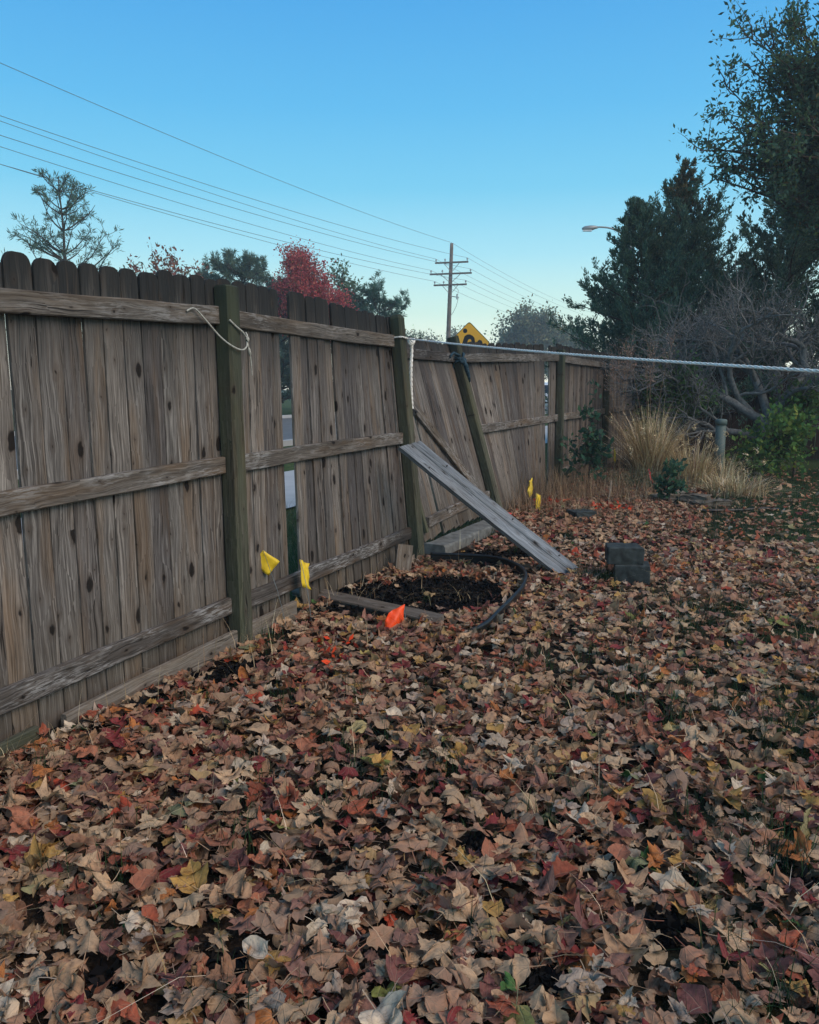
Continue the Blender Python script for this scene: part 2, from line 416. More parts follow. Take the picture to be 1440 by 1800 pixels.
# ------------------------------------------------------------------ the setting
ground = mesh('ground', [(-170, -60, 0), (170, -60, 0), (170, 260, 0), (-170, 260, 0)], [[0, 1, 2, 3]], M['ground'])
tag(ground, 'dark garden soil and lawn under the fallen leaves', None, None, 'structure')
def strip(name, o0, o1, z, mat, label, s0=-55, s1=240):
    V = [O_ + D_ * s + N_ * o + UP * z for s, o in ((s0, o0), (s1, o0), (s1, o1), (s0, o1))]
    F = [[0, 1, 2, 3]]
    o = mesh(name, V, F, mat); tag(o, label, None, None, 'structure'); return o
FO = 2.545   # camera's distance from the fence plane
strip('sidewalk', -(6.9 - FO), -(4.8 - FO), .03, M['walk'], 'pale concrete sidewalk behind the fence')
strip('road', -(18.6 - FO), -(10.2 - FO), .012, M['asphalt'], 'grey asphalt road running behind the fence')
for o_, nm in ((10.1, 'near'), (18.7, 'far')):
    m = MB()
    a, b = O_ + D_ * -55 - N_ * (o_ - FO), O_ + D_ * 240 - N_ * (o_ - FO)
    rot = Matrix((D_, N_, UP)).transposed()
    m.box((a + b) / 2 + UP * .06, (295, .16, .14), rot)
    k = m.build('kerb', M['walk']); tag(k, 'pale concrete kerb along the %s edge of the road' % nm, None, None, 'structure')
mk = MB()
rot = Matrix((D_, N_, UP)).transposed()
for i in range(32): mk.box(O_ + D_ * (-50 + i * 9) - N_ * (14.4 - FO) + UP * .018, (3, .12, .004), rot)
tag(mk.build('road_markings', M['paint']), 'broken white line along the middle of the road', None, None, 'structure')

# ------------------------------------------------------------------ wooden fence along the left
fence = thing('wooden_fence', O_, 'weathered grey wooden picket fence with mossy posts running the whole left side', 'fence')
def top_z(s): return 1.872 + .030 * min(0, s) + .012 * math.sin(s * 1.3)
def pickets(s0, s1, root, skip=(), z0=.02, topf=top_z, hgap=.004, wmul=1.):
    s = s0; i = 0
    while s < s1:
        w = rng.choice((.125, .132, .138, .138, .142, .118)) * wmul
        if s + w > s1 + .02: w = max(.06, s1 - s)
        for a, b in skip:
            if s < b and s + w > a:
                if s < a - .05: w = a - s
                else: s = b
        c = s + w / 2; a = lean(c); a2 = a + R(rng.uniform(-.25, .25)); sk = rng.uniform(-.004, .004)
        zt = topf(c) + rng.uniform(-.010, .010)
        p0 = Fp(c, -.0105, z0 + rng.uniform(-.015, .015), a); p1 = Fp(c + sk, -.0105, zt, a2)
        tv = Fp(c + .05, 0, 1.45) - Fp(c - .05, 0, 1.45); st = tv.length / .1; face = tv.cross(UP)
        board('picket', p0, p1, face, w * st - hgap - rng.uniform(0, .004) + (.012 if st > 1.01 else 0), .018, M['picket'], root, top='dog', ns=8)
        s += w; i += 1
pickets(-2.75, 2.392, fence, skip=((.612, .728),), wmul=.88)
pickets(4.53, 6.99, fence, skip=((6.50, 6.74),), topf=lambda q: top_z(q) - .045)
# a narrow cut strip stands in the wide gap by the third post
board('picket', Fp(6.70, -.0105, .05), Fp(6.70, -.0105, 1.84), N_, .055, .018, M['picket'], fence, top='dog')
pickets(7.0, 13.22, fence)
def rail(s0, s1, z0, z1, root=fence, off=.019, w=.088, nm='rail', n=None):
    board(nm, Fp(s0, off, z0), Fp(s1, off, z1), N_, w, .037, M['rail_top' if z0 > 1.5 else 'rail'], root, ns=10, rag=.0025, bow=.008)
def rails(a, b, zs):
    for z0, z1 in zs: rail(a + .052, b - .052, z0, z1)
rails(-2.75, .037, ((1.605, 1.69), (.885, .955), (.175, .225)))
rails(.037, 2.392, ((1.685, 1.690), (.950, .955), (.215, .215)))
rail(4.56, 6.95, 1.66, 1.695); rail(4.58, 6.95, .935, .945)
rails(7.0, 10.159, ((1.69, 1.675), (.95, .94), (.22, .22)))
rails(10.159, 13.216, ((1.665, 1.64), (.94, .93), (.22, .22)))
POSTS = [(-2.75, 1.84, 'flat'), (.037, 1.835, 'rough'), (2.392, 1.885, 'cap'), (4.50, 1.86, 'rough'), (7.0, 1.80, 'rough'), (10.159, 1.78, 'rough'), (13.216, 1.76, 'rough')]
for s, h, tp in POSTS:
    w = .098
    board('post', Fp(s, .0475, -.3), Fp(s, .0475, h), N_, w, .096, M['post'], fence, top=tp, ns=12, rag=.001, bow=.004)
# second board nailed along the post by the gap
board('post_board', Fp(2.475, .030, .0), Fp(2.475, .030, 1.02), N_, .06, .036, M['post'], fence, ns=8)
board('post_board', Fp(.094, .04, .0), Fp(.094, .04, .36), N_, .018, .075, M['post'], fence, ns=4)
# kick boards along the foot of the fence
kb = board('kickboard', Fp(-1.17, .075, .028, 0), Fp(-.02, .055, .042, 0), N_, .118, .030, M['board'], fence, ns=7)
board('kickboard', Fp(-2.6, .06, .0, 0), Fp(-1.30, .075, .035, 0), N_, .11, .030, M['post'], fence, ns=7)
board('kickboard', Fp(.10, .055, .05, 0), Fp(.56, .055, .055, 0), N_, .12, .03, M['board'], fence, ns=5)

# ------------------------------------------------------------------ the sagging gate
gate = thing('garden_gate', Fp(3.3, 0, 0), 'sagging wooden picket gate with a diagonal brace, leaning back behind the fallen plank', 'gate')
sg = 2.74; k = 0
while sg < 4.42:
    w = .128 if k != 2 else .125
    a = lean(sg); gapk = .0 if k < 3 else .014
    b0 = .085 + .02 * rng.random()
    # the three pickets on the hinge side have slipped, a wedge of daylight opens beside them
    s_top, s_bot = sg + w / 2, sg + w / 2
    if k < 3: s_bot -= .030
    else: s_bot += .030; s_top += .012
    zt = 1.80 + rng.uniform(-.012, .012)
    board('picket', Fp(s_bot, -.0105, b0, a), Fp(s_top, -.0105, zt, a), N_, w - .005, .018, M['picket'], gate, top='dog', ns=8)
    sg += w + .001; k += 1
rail(2.75, 4.45, 1.655, 1.66, gate); rail(2.80, 4.43, .235, .265, gate)
board('brace', Fp(2.81, .020, 1.42), Fp(4.15, .020, .38), N_, .085, .036, M['rail'], gate, ns=8)
board('stile', Fp(2.735, .021, .16), Fp(2.73, .021, .80), N_, .04, .034, M['post'], gate, ns=5)
hg = MB(); hp = Fp(2.50, .045, 1.13)
hg.prism([(-.03, -.085), (.01, -.085), (.01, -.03), (.13, .008), (.13, .022), (.01, .05), (.01, .085), (-.03, .085)], hp, D_, UP, N_, .006)
for q in ((-.01, .06), (-.01, -.06), (.03, .01), (.09, .014)):
    hg.tube([hp + D_ * q[0] + UP * q[1], hp + D_ * q[0] + UP * q[1] + N_ * .013], .009, 6)
hg.tube([hp + D_ * -.012 + UP * -.07 + N_ * .01, hp + D_ * -.012 + UP * .07 + N_ * .01], .011, 8)
hg.build('hinge', M['black_iron'], gate)
# blue-grey rag twisted round the head of the leaning post
rg_ = MB()
for q in range(3):
    ps = []
    for i in range(25):
        a = i / 24 * 2 * math.pi * 1.15 + q
        ps.append(Fp(4.50 + .064 * math.cos(a) * (1 + .1 * math.sin(3 * a + q)), .045 + .066 * math.sin(a), 1.66 - .035 * q + .03 * math.sin(a * 2 + q), None))
    rg_.tube(ps, [.012 + .006 * math.sin(i * 1.7 + q) for i in range(25)], 6)
rg_.tube([Fp(4.465, .10, 1.64), Fp(4.485, .115, 1.55), Fp(4.515, .105, 1.46), Fp(4.517, .10, 1.40)], [.02, .025, .02, .008], 6)
rg_.tube([Fp(4.455, .09, 1.66), Fp(4.355, .07, 1.69), Fp(4.285, .06, 1.665), Fp(4.255, .06, 1.64)], [.012, .014, .012, .006], 6)
M['rag'] = plain('blue_grey_rag', (.035, .065, .085), .95, .05, 0, .45, 60)
tag(rg_.build('knotted_rag', M['rag'], None, True), 'dark blue rag knotted round the head of the leaning post', 'rag')

# ------------------------------------------------------------------ dark fence across the back
C0 = Fp(13.216, .02, 0, 0); BD = Vector((N_.x, N_.y, 0)).normalized(); BN = Vector((BD.y, -BD.x, 0))
bfence = thing('wooden_fence', C0, 'dark brown stained board fence closing the back of the yard behind the shrubs', 'fence')
s = .06
while s < 9.2:
    w = rng.choice((.128, .135, .140)); c = C0 + BD * (s + w / 2)
    board('picket', c + UP * .03, c + UP * (1.70 + rng.uniform(-.012, .012)), BN, w - rng.choice((.004, .006, .012)), .018, M['back'], bfence, top='dog', ns=6)
    s += w
for a, b in ((.1, 2.4), (2.4, 4.85), (4.85, 7.3), (7.3, 9.3)):
    for z in (1.52, .88, .22):
        board('rail', C0 + BD * (a + .05) + BN * .029 + UP * z, C0 + BD * (b - .05) + BN * .029 + UP * z, BN, .085, .036, M['back'], bfence, ns=6)
    board('post', C0 + BD * b + BN * .05 + UP * -.2, C0 + BD * b + BN * .05 + UP * 1.66, BN, .095, .095, M['back'], bfence, ns=6)

# ------------------------------------------------------------------ leaning plank, boards, blocks
def grooved_plank():
    p0, p1 = Vector((1.19, 5.70, .005)), Vector((.005, 5.80, .945))
    z = (p1 - p0); L = z.length; z /= L
    y0 = Vector((.34, -.70, .63)); y = -(y0 - z * y0.dot(z)).normalized(); x = y.cross(z)   # -y = face
    W = .172
    prof = [(0, 0), (.40, 0), (.425, -.003), (.445, -.010), (.56, -.011), (.585, -.005), (.61, -.003), (1, -.004)]
    prof = [((u - .5) * W, v) for u, v in prof]
    back = [(.5 * W, -.036), (-.5 * W, -.036)]
    pr = [(u, -v) for u, v in prof + back]; n = 14; V = []; F = []; kk = len(pr)
    for i in range(n):
        q = i / (n - 1)
        cut = .0
        for u, v in pr:
            e = (-.085 * u / W if i == n - 1 else 0) - (.10 * u / W if i == 0 else 0)
            V.append((u + rng.uniform(-.0008, .0008), v + .012 * math.sin(math.pi * q) + rng.uniform(-.0006, .0006), q * L + e))
    for i in range(n - 1):
        for j in range(kk): F.append([i * kk + j, (i + 1) * kk + j, (i + 1) * kk + (j + 1) % kk, i * kk + (j + 1) % kk])
    F.append(list(range(kk))); F.append([(n - 1) * kk + j for j in range(kk)][::-1])
    Mx = Matrix((x, y, z)).transposed().to_4x4(); Mx.translation = p0
    o = mesh('grooved_plank', V, F, M['plank'], None, Mx)
    nails = MB()
    for (u, q) in ((.06, .12), (.06, .40), (-.06, .86), (.06, .80)):
        c = Mx @ Vector((u, -.0045 if u < 0 else .0005, q * L)); nn = -(Mx.to_3x3() @ Vector((0, 1, 0)))
        c = Mx @ Vector((u, .012 * math.sin(math.pi * q), q * L))
        nails.tube([c + nn * -.006, c + nn * .006], .006, 8)
    nails.build('nail_head', M['black_iron'], o)
    return o
tag(grooved_plank(), 'silver grey plank with a long groove leaning from the gate down to the leaves', 'plank')
lb = board('lying_board', (-.73, 5.16, .045), (.17, 4.45, .045), (-.2, -.3, .93), .088, .040, M['board'], None, ns=8)
tag(lb, 'narrow weathered board lying flat on the dark soil beside the orange flag', 'board')
st = board('board_offcut', (-.055, 5.80, -.03), (-.035, 5.86, .205), (.45, -.85, .3), .125, .034, M['board'], None, ns=5)
tag(st, 'short pale board offcut propped upright at the foot of the capped post', 'board')
sl = MB()
a_, b_ = Fp(2.62, .09, 0, 0), Fp(4.28, .16, 0, 0)
ds = (b_ - a_).normalized(); dn = Vector((ds.y, -ds.x, 0))
V = []; F = []; n = 16
for i in range(n):
    c = a_.lerp(b_, i / (n - 1))
    for o_, h in ((-.10, -.02), (-.10, .07), (-.085, .082), (.085, .078), (.10, .064), (.105, -.02)):
        V.append(c + dn * (o_ + rng.uniform(-.006, .006)) + UP * (h + rng.uniform(-.005, .005)))
for i in range(n - 1):
    for j in range(6): F.append([i * 6 + j, i * 6 + (j + 1) % 6, (i + 1) * 6 + (j + 1) % 6, (i + 1) * 6 + j])
F.append(list(range(6))[::-1]); F.append([(n - 1) * 6 + j for j in range(6)])
sill = mesh('concrete_sill', V, F, M['concrete']); tag(sill, 'rough concrete strip along the ground under the sagging gate', 'kerb')

def rough_block(name, c, size, rz, mat, parent=None, seg=5, j=.004, bev=.012, taper=1.):
    """a bevelled rough block from a subdivided cube"""
    V = {}; Vl = []; F = []
    def vid(p):
        key = tuple(round(x, 5) for x in p)
        if key not in V:
            q = Vector(p); hs = Vector(size) / 2
            s_ = Vector((q.x * hs.x, q.y * hs.y, q.z * hs.z))
            inner = Vector([max(-h + bev, min(h - bev, v)) for v, h in zip(s_, hs)])
            d = s_ - inner
            if d.length > bev: s_ = inner + d.normalized() * bev
            f = 1 - (1 - taper) * (q.y * .5 + .5)
            s_.x *= f
            s_ += Vector([rng.uniform(-j, j) for _ in range(3)])
            V[key] = len(Vl); Vl.append(s_)
        return V[key]
    g = [-1, -.93] + [-1 + 2 * (i + 1) / seg for i in range(seg - 1)] + [.93, 1]
    n = len(g)
    for ax in range(3):
        for sgn in (-1, 1):
            for i in range(n - 1):
                for k2 in range(n - 1):
                    def P(a, b):
                        p = [0, 0, 0]; p[ax] = sgn; p[(ax + 1) % 3] = a; p[(ax + 2) % 3] = b; return vid(p)
                    f = [P(g[i], g[k2]), P(g[i + 1], g[k2]), P(g[i + 1], g[k2 + 1]), P(g[i], g[k2 + 1])]
                    F.append(f if sgn > 0 else f[::-1])
    Mx = Matrix.Translation(Vector(c)) @ Matrix.Rotation(rz, 4, 'Z')
    return mesh(name, Vl, F, mat, parent, Mx)
tag(rough_block('retaining_block', (1.525, 5.50, .085), (.235, .20, .125), R(-12), M['block'], None, 5, .0016, .009), 'dark damp retaining wall block half buried in leaves under another block', 'block')
tag(rough_block('retaining_block', (1.475, 5.54, .2055), (.245, .20, .115), R(-4), M['block'], None, 5, .0016, .009, .9), 'dark damp retaining wall block set askew on top of another block', 'block')
tag(rough_block('retaining_block', (1.75, 8.25, .02), (.24, .22, .15), R(20), M['block']), 'lone dark block almost hidden in the dry brown weeds', 'block')

# black landscape edging curling round the bare soil
path = [(.16, 6.10), (.32, 6.07), (.50, 6.03), (.66, 5.93), (.77, 5.72), (.79, 5.45), (.73, 5.12), (.63, 4.82), (.52, 4.56), (.42, 4.33), (.33, 4.22)]
def smooth(pts, n=6):
    pts = [Vector(p) for p in pts]; out = []
    for i in range(len(pts) - 1):
        p0, p1, p2, p3 = pts[max(i - 1, 0)], pts[i], pts[i + 1], pts[min(i + 2, len(pts) - 1)]
        for j in range(n):
            t = j / n
            out.append(.5 * ((2 * p1) + (p2 - p0) * t + (2 * p0 - 5 * p1 + 4 * p2 - p3) * t * t + (3 * p1 - p0 - 3 * p2 + p3) * t ** 3))
    out.append(pts[-1]); return out
ep = smooth([(x, y, .088 - .010 * max(0, i - 7)) for i, (x, y) in enumerate(path)], 7)
edg = thing('landscape_edging', (.5, 5.2, 0), 'black plastic landscape edging curving round the patch of bare dark soil', 'edging')
MB().tube(ep, .0125, 8).build('bead', M['black_plastic'], edg, True)
V = []; F = []
for i, p in enumerate(ep):
    tg = (ep[min(i + 1, len(ep) - 1)] - ep[max(i - 1, 0)]); sd = Vector((tg.y, -tg.x, 0)).normalized() * .004
    for q in (p + sd + UP * -.008, p - sd + UP * -.008, p - sd * 1.0 - UP * .11, p + sd - UP * .11): V.append(q - Vector((.5, 5.2, 0)))
for i in range(len(ep) - 1):
    for j in range(4): F.append([i * 4 + j, i * 4 + (j + 1) % 4, (i + 1) * 4 + (j + 1) % 4, (i + 1) * 4 + j])
mesh('strip', V, F, M['black_plastic'], edg, Matrix.Translation((.5, 5.2, 0)))

# ------------------------------------------------------------------ utility marking flags
def flag(base, tip, w, h, rz, tilt, mat, label, crumple=.012, droop=0., dots=True, roll=0., fold=0.):
    """wire stem from base to tip, a plastic flag on its top end"""
    base, tip = Vector(base), Vector(tip)
    t = thing('marking_flag', base, label, 'flag', 'utility marking flags stuck in the ground')
    MB().tube([base - UP * .04, base.lerp(tip, .5) + Vector((.008, 0, 0)), tip], .0016, 5).build('wire_stem', M['wire'], t)
    nx, ny = 9, 7; V = []; F = []
    st_ = (tip - base).normalized()
    rot = Euler((tilt, roll, rz)).to_matrix()
    for j in range(ny):
        for i in range(nx):
            u, v = i / (nx - 1), j / (ny - 1)
            yy = 1.5 * crumple * (math.sin(u * 6 + v * 3 + rz) * u + .6 * math.sin(v * 9 + rz * 2 + u * 4) * u + .5 * abs(math.sin(u * 8 - v * 5))) + fold * u * u
            q = Vector((u * w * (1 - .25 * droop * v), yy, (v - 1) * h - droop * u * h * .8))
            V.append(rot @ q)
    for j in range(ny - 1):
        for i in range(nx - 1): F.append([j * nx + i, j * nx + i + 1, (j + 1) * nx + i + 1, (j + 1) * nx + i])
    Mx = Matrix.Translation(tip)
    f = mesh('flag_sheet', V, F, mat, t, Mx, True)
    so = f.modifiers.new('thick', 'SOLIDIFY'); so.thickness = .0012; so.offset = 0
    return t
flag((-.66, 4.36, 0), (-.805, 4.42, .455), .115, .100, R(20), R(8), M['yellow'], 'yellow marking flag hanging diamond-wise beside the mossy post', .006, 0, True, R(38))
flag((-.55, 4.50, 0), (-.625, 4.60, .365), .085, .16, R(60), R(-4), M['yellow'], 'narrow yellow marking flag seen nearly edge on in front of the bottom rail', .010, .3)
flag((-.03, 4.36, 0), (-.030, 4.42, .150), .11, .13, R(205), R(14), M['orange'], 'bright orange marking flag drooping over the board on the soil', .012, .55, True, R(-12))
flag((1.36, 9.1, 0), (1.37, 9.15, .33), .09, .17, R(235), R(6), M['yellow'], 'crumpled yellow marking flag in the dry weeds, the higher of two', .014, .4)
flag((1.37, 8.65, 0), (1.36, 8.7, .21), .08, .19, R(35), R(0), M['yellow'], 'crumpled yellow marking flag in the dry weeds, the lower of two', .012, .2)
flag((2.86, 11.4, 0), (2.86, 11.45, .50), .08, .17, R(255), R(5), M['yellow'], 'small yellow marking flag beyond the green sapling near the tan grass', .012, .4)
flag((3.18, 10.7, 0), (3.15, 10.75, .27), .07, .16, R(60), R(-14), M['red'], 'red marking flag at the foot of the tall tan grass', .012, .4)
flag((.98, 8.05, 0), (.985, 8.08, .10), .06, .06, R(40), R(0), M['red'], 'tiny red marking flag low in the leaves behind the leaning plank', .008, .3)

# ------------------------------------------------------------------ ropes
def twisted(name, pts, rad, mat, pitch, parent=None, step=.008):
    """three twisted strands along a path"""
    P = [Vector(p) for p in pts]; seg = [(P[i + 1] - P[i]).length for i in range(len(P) - 1)]; Ltot = sum(seg)
    n = int(Ltot / step); pos = []; acc = 0; i = 0
    for k2 in range(n + 1):
        t = Ltot * k2 / n
        while i < len(seg) - 1 and acc + seg[i] < t: acc += seg[i]; i += 1
        pos.append(P[i].lerp(P[i + 1], min(1, (t - acc) / seg[i])))
    pos = np.array(pos); tg = np.gradient(pos, axis=0); tg /= np.linalg.norm(tg, axis=1)[:, None]
    up = np.array([0, 0, 1.]) if abs(tg[len(tg) // 2][2]) < .9 else np.array([1., 0, 0])
    a = np.cross(tg, up); a /= np.linalg.norm(a, axis=1)[:, None]; b = np.cross(tg, a)
    k = 6; V = []; F = []; base = 0
    sarr = np.linspace(0, Ltot, n + 1)
    for s3 in range(3):
        ph = sarr / pitch * 2 * math.pi + s3 * 2 * math.pi / 3
        c = pos + (a * np.cos(ph)[:, None] + b * np.sin(ph)[:, None]) * rad * .56
        for j in range(k):
            q = 2 * math.pi * j / k
            V.append(c + (a * math.cos(q) + b * math.sin(q)) * rad * .50)
        idx = np.arange(n + 1)
        for j in range(k):
            j2 = (j + 1) % k
            F.append(np.stack([base + j * (n + 1) + idx[:-1], base + j2 * (n + 1) + idx[:-1], base + j2 * (n + 1) + idx[1:], base + j * (n + 1) + idx[1:]], 1))
        base += k * (n + 1)
    return bulk(name, np.concatenate(V), np.concatenate(F), mat, parent, smooth=True)
rope = thing('stretched_rope', (0.06, 6.2, 1.7), 'white twisted rope stretched from the capped post across the yard to the right', 'rope')
pt = Fp(2.392, .0475, 1.70)
ra, rb = Vector((-.02, 6.18, 1.705)), Vector((1.38, 2.8, 1.399))
ln = []
for i in range(20):
    t = i / 19 * 1.75
    p = ra + (rb - ra) * t; p.z -= .10 * t * (1 - t) * .55 if t < 1 else 0
    ln.append(p)
hf = Fp(2.392, .10, 1.70); 
wrap = [Fp(2.392 - .056, .02, 1.715), Fp(2.392 - .060, .095, 1.712), Fp(2.392 - .03, .108, 1.708), Fp(2.392 + .03, .112, 1.702)]
p_s = wrap[-1]
ln = [wrap[-1] + (rb - wrap[-1]) * (i / 19 * 1.75) - UP * (.05 * (i / 19 * 1.75) * (1 - i / 19 * 1.75) * 1.2 if i < 11 else 0) for i in range(20)]
twisted('line', smooth(wrap[:-1], 5)[:-1] + ln, .0066, M['rope'], .09, rope)
hk = Fp(2.50, .11, 1.69)
hang = [hk + UP * .005, hk + D_ * .004 - UP * .1, hk - D_ * .012 - UP * .22, hk - D_ * .004 - UP * .40, hk + D_ * .012 - UP * .52]
twisted('hanging_end', smooth(hang, 6), .013, M['rope'], .11, rope)
kn = MB()
for q in range(3):
    kn.tube([hk + Vector((.024 * math.cos(a), .024 * math.sin(a) * .8, .018 * math.sin(2 * a + q) - .008 * q)) for a in [i / 12 * 2 * math.pi for i in range(13)]], .0075, 6, False)
kn.tube([hk + UP * .005, hk + D_ * .03 + UP * .012, hk + D_ * .055 + UP * .002], [.006, .007, .003], 6)
kn.build('knot', M['rope'], rope, True)

cordt = thing('tied_cord', Fp(.037, .1, 1.62), 'thin pale cord looped and knotted round the mossy post near its top', 'cord')
cd = MB()
cA = [Fp(-.27, .045, 1.69), Fp(-.22, .05, 1.705), Fp(-.15, .055, 1.66), Fp(-.06, .075, 1.58), Fp(.0, .108, 1.535), Fp(.06, .115, 1.525), Fp(.10, .112, 1.545), Fp(.118, .10, 1.57)]
cd.tube(smooth(cA, 6), .0042, 6)
cB = [Fp(-.016, .098, 1.665), Fp(.03, .104, 1.635), Fp(.075, .108, 1.612), Fp(.115, .10, 1.588), Fp(.14, .088, 1.60), Fp(.155, .07, 1.615)]
cd.tube(smooth(cB, 6), .0048, 6)
for q in range(4):
    kk = Fp(.118, .103, 1.578)
    cd.tube([kk + Vector((.008 * math.cos(a + q), .006 * math.sin(a), .012 * math.sin(a * 2 + q))) for a in [i / 8 * 2 * math.pi for i in range(9)]], .0035, 5, False)
cd.build('loop', M['cord'], cordt, True)
MB().tube(smooth([Fp(.119, .103, 1.57), Fp(.128, .104, 1.53), Fp(.145, .100, 1.49), Fp(.155, .098, 1.44), Fp(.158, .098, 1.40)], 5), [.004] * 5 + [.008] * 4 + [.0035] * 6 + [.002] * 6, 6).build('tail', M['cord'], cordt, True)

# ------------------------------------------------------------------ tubes and leaf sprays for plants
class Branches:
    """polylines with radii -> one tube mesh"""
    def __init__(s): s.V = []; s.F = []; s.b = 0
    def add(s, pts, rad, k=5):
        P = np.asarray(pts, float); n = len(P)
        if n < 2: return
        tg = np.gradient(P, axis=0); tg /= np.maximum(np.linalg.norm(tg, axis=1), 1e-9)[:, None]
        ref = np.array([.3, .2, .93]) if abs(tg[0][2]) < .85 else np.array([.9, .4, .1])
        a = np.cross(tg, ref); a /= np.maximum(np.linalg.norm(a, axis=1), 1e-9)[:, None]; c = np.cross(tg, a)
        r = np.asarray(rad, float)[:, None]
        q = np.arange(k) * 2 * math.pi / k
        ring = P[:, None, :] + (a[:, None, :] * np.cos(q)[None, :, None] + c[:, None, :] * np.sin(q)[None, :, None]) * r[:, None, :]
        s.V.append(ring.reshape(-1, 3))
        i = np.arange(n - 1)[:, None] * k; j = np.arange(k)[None, :]; j2 = (j + 1) % k
        s.F.append((np.stack([i + j, i + j2, i + k + j2, i + k + j], -1) + s.b).reshape(-1, 4)); s.b += n * k
    def build(s, name, mat, parent=None):
        return bulk(name, np.concatenate(s.V), np.concatenate(s.F), mat, parent, smooth=True)

def wander(p, d, L, n, wob, trop, rg):
    """a wobbling path: start, direction, length, steps"""
    p = np.array(p, float); d = np.array(d, float); d /= np.linalg.norm(d); out = [p.copy()]
    for _ in range(n):
        d = d + np.array([rg.gauss(0, wob), rg.gauss(0, wob), rg.gauss(0, wob)]) + np.array(trop) / n
        d /= np.linalg.norm(d); p = p + d * L / n; out.append(p.copy())
    return np.array(out)

def rand_dirs(n):
    v = nr.normal(size=(n, 3)); return v / np.linalg.norm(v, axis=1)[:, None]

def leaf_quads(P, D, size, aspect, cols, jit=.35, drop=0.):
    """a pointed four sided leaf at each point, along D; returns V, F, C"""
    n = len(P); D = D / np.maximum(np.linalg.norm(D, axis=1), 1e-9)[:, None]
    X = np.cross(D, rand_dirs(n)); X /= np.maximum(np.linalg.norm(X, axis=1), 1e-9)[:, None]; Nn = np.cross(X, D)
    s = (size * nr.uniform(1 - jit, 1 + jit, n))[:, None]
    m = P + D * s * .5
    V = np.stack([P, m + X * s * aspect * .5 + Nn * s * .08, P + D * s, m - X * s * aspect * .5 + Nn * s * .08], 1).reshape(-1, 3)
    F = (np.arange(n)[:, None] * 4 + np.arange(4)[None, :])
    C = np.repeat(cols, 4, axis=0)
    return V, F, C

def pick_cols(n, pal, var=.25):
    pal = np.array(pal); w = pal[:, 3] / pal[:, 3].sum()
    c = pal[nr.choice(len(pal), n, p=w), :3] * nr.uniform(1 - var, 1 + var, (n, 1))
    return np.clip(c * nr.uniform(.93, 1.07, (n, 3)), 0, 1)

def spray_points(path, per, sig, t0=.25):
    n = max(1, int(per)); t = nr.uniform(t0, 1, n) ** .8 * (len(path) - 1); i = np.minimum(t.astype(int), len(path) - 2)
    f = (t - i)[:, None]; P = path[i] * (1 - f) + path[i + 1] * f
    D = path[i + 1] - path[i]; D /= np.maximum(np.linalg.norm(D, axis=1), 1e-9)[:, None]
    return P + nr.normal(0, sig, (n, 3)), D

class Plant:
    def __init__(s, name, base, label, cat, group=None, bark='bark', seed=1):
        s.t = thing(name, base, label, cat, group); s.base = np.array(base, float); s.br = Branches(); s.L = []; s.rg = random.Random(seed); s.bark = bark
    def leaves(s, P, D, size, aspect, pal, var=.25):
        if len(P): s.L.append(leaf_quads(P, D, size, aspect, pick_cols(len(P), pal, var)))
    def done(s, crown='crown', mat='foliage', trunk='trunk'):
        if s.br.V: s.br.build(trunk, M[s.bark], s.t)
        if s.L:
            V = np.concatenate([a for a, _, _ in s.L]); C = np.concatenate([c for _, _, c in s.L]); F = []; b = 0
            for a, f, _ in s.L: F.append(f + b); b += len(a)
            o = bulk(crown, V, np.concatenate(F), M[mat], s.t, C); o['kind'] = 'stuff'
        return s.t

